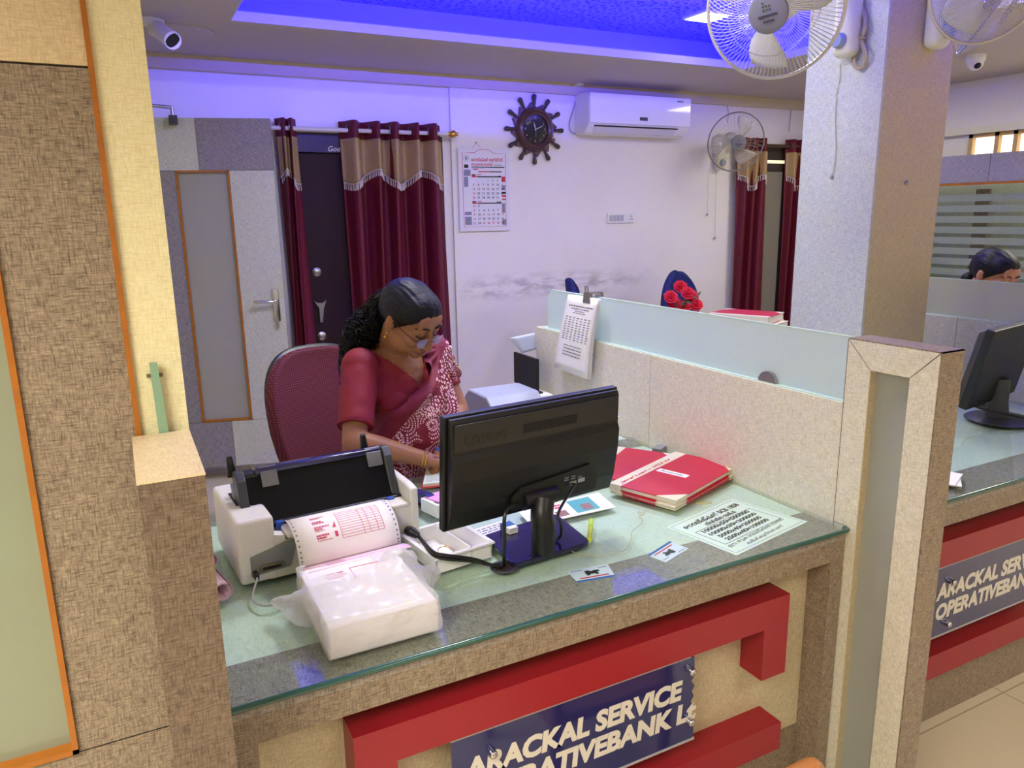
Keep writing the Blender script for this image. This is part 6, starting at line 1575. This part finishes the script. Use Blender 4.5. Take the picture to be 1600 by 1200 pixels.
def hair_cap(t, F, s=1.0, back=1.0, nm='hair'):
    Fi = F.inverted()
    def parts(b):
        R = F.to_3x3(); b.ell(F @ Vector((0, -.022, .034)), (.083, .099, .088), R, u=32, v=20); b.ell(F @ Vector((0, -.060, .012)), (.066, .062, .062), R, u=24, v=16)
        b.ell(F @ Vector((0, .010, .050)), (.076, .078, .066), R, u=24, v=16)
    def d(p):
        q = Fi @ p; g = (q.y-.012)-(q.z+.006) + (.016 if abs(q.x) < .03 else 0)*0
        g += -.016*max(0, 1-abs(q.x)/.05)
        inw = min(1, max(0, (g+.0)/.012)); streak = noise.noise(Vector((q.x*130, q.y*14, q.z*90)))*.0022
        return -.030*inw+streak*(1-inw)
    return shell(parts, .004, None, 2, nm, 'hair_black', t, dfun=d)
def hand_parts(b, wrist, mid, up, side, curl=.7, s=1.0, thumb=1):
    """palm from the wrist along `mid` with five bent fingers; `up` = back of the hand; side = toward the index finger"""
    mid = Vector(mid).normalized(); up = Vector(up).normalized(); side = Vector(side).normalized()
    for k, off in enumerate((-.030, -.011, .009, .028)):      # little .. index
        base = wrist+mid*.085*s+side*off*s; capsule(b, [wrist+side*off*.45*s, base], [.0145*s, .0115*s], 10)
        L = (.055, .068, .074, .066)[k]*s; c = curl*(1.0-.08*k)
        d1 = (mid*math.cos(c*.6)-up*math.sin(c*.6)+side*(off*1.5)).normalized(); d2 = (mid*math.cos(c*1.5)-up*math.sin(c*1.5)).normalized(); d3 = (mid*math.cos(c*2.1)-up*math.sin(c*2.1)).normalized()
        p1 = base+d1*L*.48; p2 = p1+d2*L*.32; p3 = p2+d3*L*.24; r = .0088*s
        capsule(b, [base, p1, p2, p3], [.0098*s, r, r*.92, r*.8], 10)
    tb = wrist+mid*.025*s+side*.026*s*thumb; t1 = tb+(mid*.6+side*.75*thumb-up*.35).normalized()*.036*s; t2 = t1+(mid*.9+side*.15*thumb-up*.45).normalized()*.030*s; t3 = t2+(mid*.95-side*.15*thumb-up*.3).normalized()*.022*s
    capsule(b, [tb, t1, t2, t3], [.0155*s, .0125*s, .0105*s, .009*s], 10)
    return t3

def clerk():
    f = Vector((.285, -.958, 0)).normalized(); l = Vector((.958, .285, 0)).normalized(); Z = Vector((0, 0, 1))
    S = Vector((.775, 2.315, 1.085)); Hh = Vector((.715, 2.45, .60))
    SR = S-l*.142+Z*.0; SL = S+l*.142
    ER = at(553, 690, 1, 2.135); WR = at(670, 719, 2, .830); 
    EL = at(716, 640, 1, 2.27); WL = at(701, 694, 1, 2.135)
    C = at(641, 500, 1, 2.215)
    F = head_frame(C, (.46, -.888), math.radians(33), roll=math.radians(-4))
    t = thing('person', 'woman in maroon blouse and white-patterned maroon saree writing at the near counter', 'person', (Hh.x, Hh.y, 0))
    T = S-f*.02
    handR_dir = (at(700, 722, 2, .812)-WR); handR_dir = Vector((handR_dir.x, handR_dir.y, handR_dir.z))
    def limbs(b):
        capsule(b, [SR, SR.lerp(ER, .5)+Z*0, ER], [.050, .043, .036], 16); capsule(b, [ER, ER.lerp(WR, .35), ER.lerp(WR, .75), WR], [.037, .036, .027, .0235], 16)
        capsule(b, [SL, SL.lerp(EL, .5), EL], [.050, .042, .036], 16); capsule(b, [EL, EL.lerp(WL, .35), WL], [.036, .034, .023], 16)
    tips = {}
    def body(b):
        head_parts(b, F)
        nk = F @ Vector((0, -.030, -.055)); capsule(b, [T+Z*.015-f*.02, T+Z*.05, nk], [.062, .052, .050], 18)
        capsule(b, [T+Z*.01-f*.01, F @ Vector((0, .0, -.06))], [.05, .042], 16)
        b.ell(T+Z*-.03, (.135, .085, .085), frame((0, 0, 0), l, f).to_3x3()); b.ell(T+Z*-.0, (.150, .055, .045), frame((0, 0, 0), l, f).to_3x3())
        capsule(b, [T-Z*.06, Hh+Z*.12, Hh], [.115, .115, .13], 20); b.ell(T-Z*.09+f*.035, (.135, .095, .10), frame((0, 0, 0), l, f).to_3x3())
        for k in (1, -1):
            hip = Hh+l*.085*k-Z*.03; kn = hip+f*.40+Z*-.03+l*.03*k; an = kn+f*.02-Z*.42; capsule(b, [hip, kn], [.085, .062], 16); capsule(b, [kn, an], [.055, .034], 14); capsule(b, [an, an+f*.12-Z*.03], [.034, .028], 12)
        limbs(b)
        tips['R'] = hand_parts(b, WR, handR_dir, Z+f*.2, (f*.35+l*-.0+Z*.0+Vector((-.2, .6, 0))*0+Vector((-handR_dir.y, handR_dir.x, 0)).normalized()*.9), .62)
        mL = (at(688, 716, 1, 2.08)-WL); tips['L'] = hand_parts(b, WL, mL, f*-.2+l*.8+Z*.4, Vector((-.2, -1, 0)), .55)
    shell(body, .0048, None, 3, 'body', 'skin', t)
    face_details(t, F)
    # blouse: chest and elbow-length sleeves
    TF = frame(T, l, f, Z); TFi = TF.inverted(); R3 = TF.to_3x3()
    sl = SR.lerp(ER, .80); sl2 = SL.lerp(EL, .62)
    def bl(b):
        b.ell(T+Z*-.03, (.145, .094, .092), R3); b.ell(T+Z*-.004, (.150, .062, .052), R3); b.ell(T-Z*.095+f*.035, (.146, .108, .11), R3)
        for k in (1, -1): b.ell(T-Z*.115+f*.085+l*.065*k, (.062, .058, .060), R3)
        capsule(b, [T-Z*.06, T-Z*.22+f*-.02], [.125, .12], 20)
        b.tube([SR+(SR-sl)*.05, SR.lerp(sl, .5), sl], [.060, .057, .054], 20); b.ell(SR, (.062, .062, .062)); b.tube([SL, SL.lerp(sl2, .5), sl2], [.058, .054, .050], 20); b.ell(SL, (.060, .060, .060))
    ax_ = (ER-SR).normalized()
    def blcut(c):
        q = TFi @ c
        if q.z > -.060 + (abs(q.x-.0)/.092)*.105 and q.y > -.01 and abs(q.x) < .10: return True
        if q.z > .030 and abs(q.x) < .085: return True
        return False
    def wr(p):
        return noise.noise(p*26)*.0022
    shell(bl, .0048, None, 3, 'blouse', 'blouse', t, cut=blcut, dfun=wr)
    b = MB(); b.smooth = 1; u = ax_.orthogonal().normalized(); v = ax_.cross(u); b.tube([sl+(u*math.cos(a)+v*math.sin(a))*.0535 for a in [2*PI*i/24 for i in range(24)]], .0022, 6, closed=True); b.build('sleeve_hem', 'blouse', t)
    # saree: front drape over the left shoulder, waist and lap
    def sv(b):
        b.ell(T+Z*-.02+l*.03, (.150, .106, .092), R3); b.ell(T-Z*.095+f*.045, (.154, .118, .12), R3)
        for k in (1, -1): b.ell(T-Z*.115+f*.095+l*.065*k, (.068, .066, .068), R3)
        capsule(b, [T-Z*.10+f*.035, T-Z*.24+f*.05, Hh+Z*.05+f*.06], [.135, .142, .16], 24)
        b.ell(SL+Z*.008, (.068, .066, .060)); b.tube([SL+Z*.004, SL.lerp(EL, .35)+Z*.0], [.066, .062], 20); b.ell(SL.lerp(EL, .35), (.062, .062, .05))
        capsule(b, [SL-l*.05+f*.02, T-Z*.16+f*.11+l*.09, T-Z*.30+f*.14+l*.06], [.06, .062, .066], 16)
        for k in (1, -1):
            hip = Hh+l*.085*k-Z*.03; kn = hip+f*.40-Z*.03+l*.03*k; capsule(b, [hip, kn], [.115, .10], 16); capsule(b, [kn-Z*.03, kn-Z*.36], [.09, .12], 16)
    def svcut(c):
        q = TFi @ c
        line = -.150+(q.x+.150)*.62         # upper border, rising to the left shoulder
        if q.x < .045 and q.z > line-.0 and q.z > -.36: return True
        if q.x >= .045 and q.x < .085 and q.z > line+ (q.x-.045)*2.0: return True
        if q.z > -.30 and q.y < -.075 and q.x < .06: return True
        return False
    def pleat(p):
        q = TFi @ p; o = Vector((q.x-.135, q.z-.03)); a = math.atan2(-o.x, -o.y); r = o.length
        w_ = math.sin(a*17+.6*math.sin(r*20)+noise.noise(q*9)*2.2); k = min(1, r/.10)*(1 if q.y > -.03 else .2)*(1 if q.z > -.5 else .5)
        return (.0085*(abs(w_)**.6*(1 if w_ > 0 else -1)))*k+noise.noise(p*30)*.0015
    shell(sv, .005, None, 3, 'saree', 'batik', t, cut=svcut, dfun=pleat)
    # hair
    h = hair_cap(t, F)
    tie = F @ Vector((0, -.118, .022))
    path = smooth_path([F @ Vector((0, -.095, .030)), tie, at(583, 497, 1, 2.34), at(562, 527, 1, 2.36), at(546, 560, 1, 2.36), at(533, 598, 1, 2.34)], 5)
    R_ = [.022, .020, .018, .017, .016, .020, .027, .034, .040, .046, .050, .052, .053, .053, .052, .050, .047, .044, .040, .036, .031, .026, .020, .015, .010, .006]
    n = len(path); R_ = [R_[int(i*(len(R_)-1)/(n-1))] for i in range(n)]
    shell(lambda b: capsule(b, path, [r*.80 for r in R_], 16), .006, None, 2, 'ponytail', 'hair_black', t, dfun=lambda p: noise.noise(p*38)*.014+noise.noise(p*90)*.005)
    rnd = random.Random(12); b = MB(); b.smooth = 1
    for k in range(230):
        a0 = rnd.uniform(0, 2*PI); rr = rnd.uniform(.45, 1.08); fr = rnd.uniform(2.5, 5)*rnd.choice((-1, 1)); am = rnd.uniform(.12, .3); i0 = rnd.randint(3, 9); i1 = rnd.randint(14, n-1); pts = []
        for i in range(i0, i1):
            p = path[i]; d = (path[min(i+1, n-1)]-path[i-1]).normalized(); u = d.orthogonal().normalized(); v = d.cross(u)
            for s_ in (0, .5):
                q = path[i].lerp(path[min(i+1, n-1)], s_); r = R_[i]*rr; a = a0+.3*math.sin((i+s_)*.4+k); w_ = (i+s_)*fr*.55
                pts.append(q+(u*math.cos(a)+v*math.sin(a))*r+(u*math.cos(w_)+v*math.sin(w_))*R_[i]*am)
        b.tube(pts, [.0014]*(len(pts)-1)+[.0004], 4)
    b.build('hair_curls', 'hair_black', t)
    d = (tie-(F @ Vector((0, -.09, .03)))).normalized(); u = d.orthogonal().normalized(); v = d.cross(u)
    b = MB(); b.smooth = 1; q = F @ Vector((0, -.108, .026)); b.tube([q+(u*math.cos(a)+v*math.sin(a))*.024 for a in [2*PI*i/20 for i in range(20)]], .004, 8, closed=True); b.build('hair_tie', 'black_plastic', t)
    # spectacles low on the nose
    g = None
    for k in (1, -1):
        P = [(k*(.034+.024*math.cos(a)*(1.0 if abs(math.cos(a)) < .9 else .96)), .108-.010*abs(math.cos(a)) if True else 0, -.006+.017*math.sin(a)) for a in [2*PI*i/24 for i in range(24)]]
        b = MB(); b.M = F; b.smooth = 0; b.face([b.v(*p) for p in P]); ls = b.build('spectacle_lens', 'lens', t, mods=[('SOLIDIFY', {'thickness': .0015})])
        b = MB(); b.M = F; b.smooth = 1; b.tube([(k*.058, .098, .002), (k*.070, .085, .006), (k*.078, .03, .010), (k*.081, -.012, .020), (k*.080, -.030, .005)], .0012, 6); b.build('spectacle_temple', 'frame_metal', t)
    b = MB(); b.M = F; b.smooth = 1; b.tube([(-.010, .108, -.002), (0, .114, .002), (.010, .108, -.002)], .0011, 6); b.build('spectacle_bridge', 'frame_metal', t)
    # jewellery
    for k in (1, -1):
        b = MB(); b.M = F; b.smooth = 1; b.ell((k*.082, -.004, -.034), (.004, .004, .004), u=12, v=8); b.ell((k*.082, -.004, -.050), (.0055, .0055, .005), u=12, v=8); b.tube([(k*.082, -.004, -.034), (k*.082, -.004, -.048)], .0012, 5); b.build('earring', 'gold', t)
    b = MB(); b.smooth = 1
    pts = [T+Z*.055-l*.050-f*.01, T+Z*.030-l*.064+f*.035, T-Z*.005-l*.044+f*.070, T-Z*.045-l*.012+f*.090, T-Z*.052+f*.094, T-Z*.03+l*.03+f*.088, T+Z*.02+l*.058+f*.045, T+Z*.055+l*.050]
    b.tube(smooth_path(pts), .0018, 6); b.build('gold_chain', 'gold', t)
    for k, q in enumerate((.93, .97)):
        d = (WR-ER).normalized(); u = d.orthogonal().normalized(); v = d.cross(u); p = ER.lerp(WR, q); b = MB(); b.smooth = 1
        b.tube([p+(u*math.cos(a)+v*math.sin(a))*.0275 for a in [2*PI*i/28 for i in range(28)]], .0016, 6, closed=True); b.build('bangle', 'gold', t)
    d = (WL-EL).normalized(); u = d.orthogonal().normalized(); v = d.cross(u); p = EL.lerp(WL, .9); b = MB(); b.smooth = 1; b.tube([p+(u*math.cos(a)+v*math.sin(a))*.0265 for a in [2*PI*i/28 for i in range(28)]], .0013, 6, closed=True); b.build('bangle', 'gold', t)
    # pen in the right hand
    pt = tips['R']; a = at(682, 700, 1, WR.y-.02); tip = Vector((pt.x+.02, pt.y-.02, .797))
    pen = thing('pen', 'blue ballpoint pen held in the writing hand of the clerk', 'pen', tip)
    dd = (a-tip).normalized(); a = tip+dd*.13
    b = MB(); b.smooth = 1; b.tube([tip, tip+dd*.008, tip+dd*.10], [.0008, .0042, .0045], 12); b.build('barrel', 'pen_blue', pen); b = MB(); b.smooth = 1; b.tube([tip+dd*.10, tip+dd*.128, a], [.0048, .0046, .003], 12); b.build('cap', 'pen_blue', pen)
    return t
mat('pen_blue', '#24489c', 0.3)
clerk()

# ---- the clerk's swivel chair
m = bpy.data.materials.new('chair_dots'); m.use_nodes = True; nt = m.node_tree; b = nt.nodes['Principled BSDF']; MATS['chair_dots'] = m
tc = nn(nt, 'ShaderNodeTexCoord'); s_ = nn(nt, 'ShaderNodeSeparateXYZ'); nt.links.new(tc.outputs['Object'], s_.inputs[0])
A_ = math_node(nt, 'SINE', math_node(nt, 'MULTIPLY', math_node(nt, 'ADD', s_.outputs[0], s_.outputs[2]), 370.0)); B_ = math_node(nt, 'SINE', math_node(nt, 'MULTIPLY', math_node(nt, 'SUBTRACT', s_.outputs[0], s_.outputs[2]), 370.0))
dt = math_node(nt, 'GREATER_THAN', math_node(nt, 'MULTIPLY', A_, B_), .62)
nt.links.new(mixc(nt, dt, lin('#520a16'), lin('#843c48')), b.inputs['Base Color']); b.inputs['Roughness'].default_value = .8
def clerk_chair():
    rz = math.radians(-5)+0.30
    t = thing('swivel_chair', 'maroon dotted swivel chair with black rim behind the writing woman', 'chair', (.665, 2.56, 0), rz)
    def f(a, r, g=1.0):
        c, n_ = math.cos(2*PI*a), math.sin(2*PI*a); e = 2/2.9
        x = .222*g*r*math.copysign(abs(c)**e, c); zz = .275*g*r*math.copysign(abs(n_)**e, n_)
        x *= 1-.10*max(0, zz/.275)*0-.12*max(0, -zz/.275)
        return (x, .17+.09*zz/.275-.035*(x/.22)**2-.010*(r**6), .80+zz)
    b = MB(); b.smooth = 1; b.grid(lambda u, v: f(u, v), 48, 14); bmesh.ops.remove_doubles(b.bm, verts=list(b.bm.verts), dist=.0008); b.build('backrest', 'chair_dots', t, world=False, mods=[('SOLIDIFY', {'thickness': .05, 'offset': 0}), ('BEVEL', {'width': .012, 'segments': 3, 'limit_method': 'ANGLE'})])
    b = MB(); b.smooth = 1; b.grid(lambda u, v: Vector(f(u, v, 1.02))+Vector((0, .036, 0)), 48, 8); bmesh.ops.remove_doubles(b.bm, verts=list(b.bm.verts), dist=.0005); b.build('back_shell', 'black_plastic', t, world=False, mods=[('SOLIDIFY', {'thickness': .016})])
    b = MB(); b.smooth = 1; b.rbox(-.25, .25, -.30, .20, .42, .50, r=.04, n=4); b.build('seat', 'chair_dots', t, world=False)
    b = MB(); b.smooth = 1; b.tube([(0, .12, .42), (0, .24, .45), (0, .26, .7)], .022, 10); b.build('back_bar', 'black_plastic', t, world=False)
    for k in (-1, 1):
        b = MB(); b.smooth = 1; b.tube(smooth_path([(k*.24, .10, .44), (k*.29, .10, .50), (k*.29, .09, .66), (k*.285, -.02, .70), (k*.28, -.14, .69)]), .016, 10); b.build('armrest', 'black_plastic', t, world=False)
    b = MB(); b.smooth = 1; b.cyl((0, 0, .08), (0, 0, .42), .028); b.build('gas_column', 'black_plastic', t, world=False)
    for k in range(5):
        a = 2*PI*k/5+.3; d = Vector((math.cos(a), math.sin(a), 0)); b = MB(); b.smooth = 1; b.tube([(0, 0, .10), d*.28+Vector((0, 0, .065))], [.025, .016], 10); lg = b.build('base_leg', 'black_plastic', t, world=False)
        b = MB(); b.smooth = 1; b.ell(d*.28+Vector((0, 0, .027)), (.027, .02, .027), u=12, v=8); b.build('caster', 'black_plastic', lg, world=False)
clerk_chair()

# ---- the woman seated farther off
def second():
    C = cam_pt(1553, 430, 3.48)
    F = head_frame(C, (-.10, -.99), math.radians(24)); Z = Vector((0, 0, 1))
    t = thing('person', 'woman with black tied hair looking down behind the grey glass screen', 'person', (C.x, C.y+.1, 0))
    f = Vector((.2, -.98, 0)); l = Vector((.98, .2, 0)); T = Vector((C.x-.02, C.y+.10, C.z-.20)); H_ = T+Vector((0, .08, -.46))
    def body(b):
        head_parts(b, F); capsule(b, [T, F @ Vector((0, -.03, -.055))], [.06, .048], 16)
        b.ell(T-Z*.03, (.16, .08, .08), frame((0, 0, 0), l, f).to_3x3()); capsule(b, [T-Z*.05, H_], [.11, .13], 18)
        for k in (1, -1):
            s = T+l*.16*k-Z*.02; e = s-Z*.26+f*.06+l*.03*k; w_ = e+f*.20+Vector((0, 0, .02))-l*.06*k; capsule(b, [s, e], [.048, .036], 14); capsule(b, [e, w_], [.036, .024], 14); hand_parts(b, w_, f, Z, -l*k, .5)
            hip = H_+l*.08*k; kn = hip+f*.4; capsule(b, [hip, kn], [.08, .06], 14); capsule(b, [kn, kn-Z*.44], [.055, .035], 12)
    shell(body, .006, None, 3, 'body', 'skin_light', t); face_details(t, F); hair_cap(t, F)
    b = MB(); b.smooth = 1; b.ell(F @ Vector((0, -.105, -.075)), (.035, .03, .035), F.to_3x3()); b.build('hair_bun', 'hair_black', t)
    def dr(b):
        b.ell(T-Z*.03, (.172, .09, .085), frame((0, 0, 0), l, f).to_3x3()); capsule(b, [T-Z*.08, H_], [.125, .15], 18)
        for k in (1, -1): s = T+l*.16*k-Z*.02; e = s-Z*.22+f*.05+l*.025*k; b.tube([s, e], [.058, .05], 14); b.ell(s, (.06, .06, .06)); hip = H_+l*.08*k; kn = hip+f*.4; capsule(b, [hip, kn], [.10, .08], 14); capsule(b, [kn, kn-Z*.38], [.08, .10], 12)
    shell(dr, .008, None, 3, 'dress', 'dress_blue', t)
    c = thing('office_stool', 'plain blue seat under the farther woman behind the grey screen', 'stool', (H_.x, H_.y, 0))
    b = MB(); b.smooth = 1; b.rbox(H_.x-.2, H_.x+.2, H_.y-.22, H_.y+.2, max(.3, H_.z-.26), H_.z-.17, r=.03); b.build('seat', 'chair_blue', c); b = MB(); b.cyl((H_.x, H_.y, 0), (H_.x, H_.y, H_.z-.2), .03); b.build('column', 'black_plastic', c)
mat('dress_blue', '#4a5a80', 0.7)
second()

for me, nm in PENDING:
    for i, q in enumerate(me.materials):
        if q is None: me.materials[i] = MATS[nm]
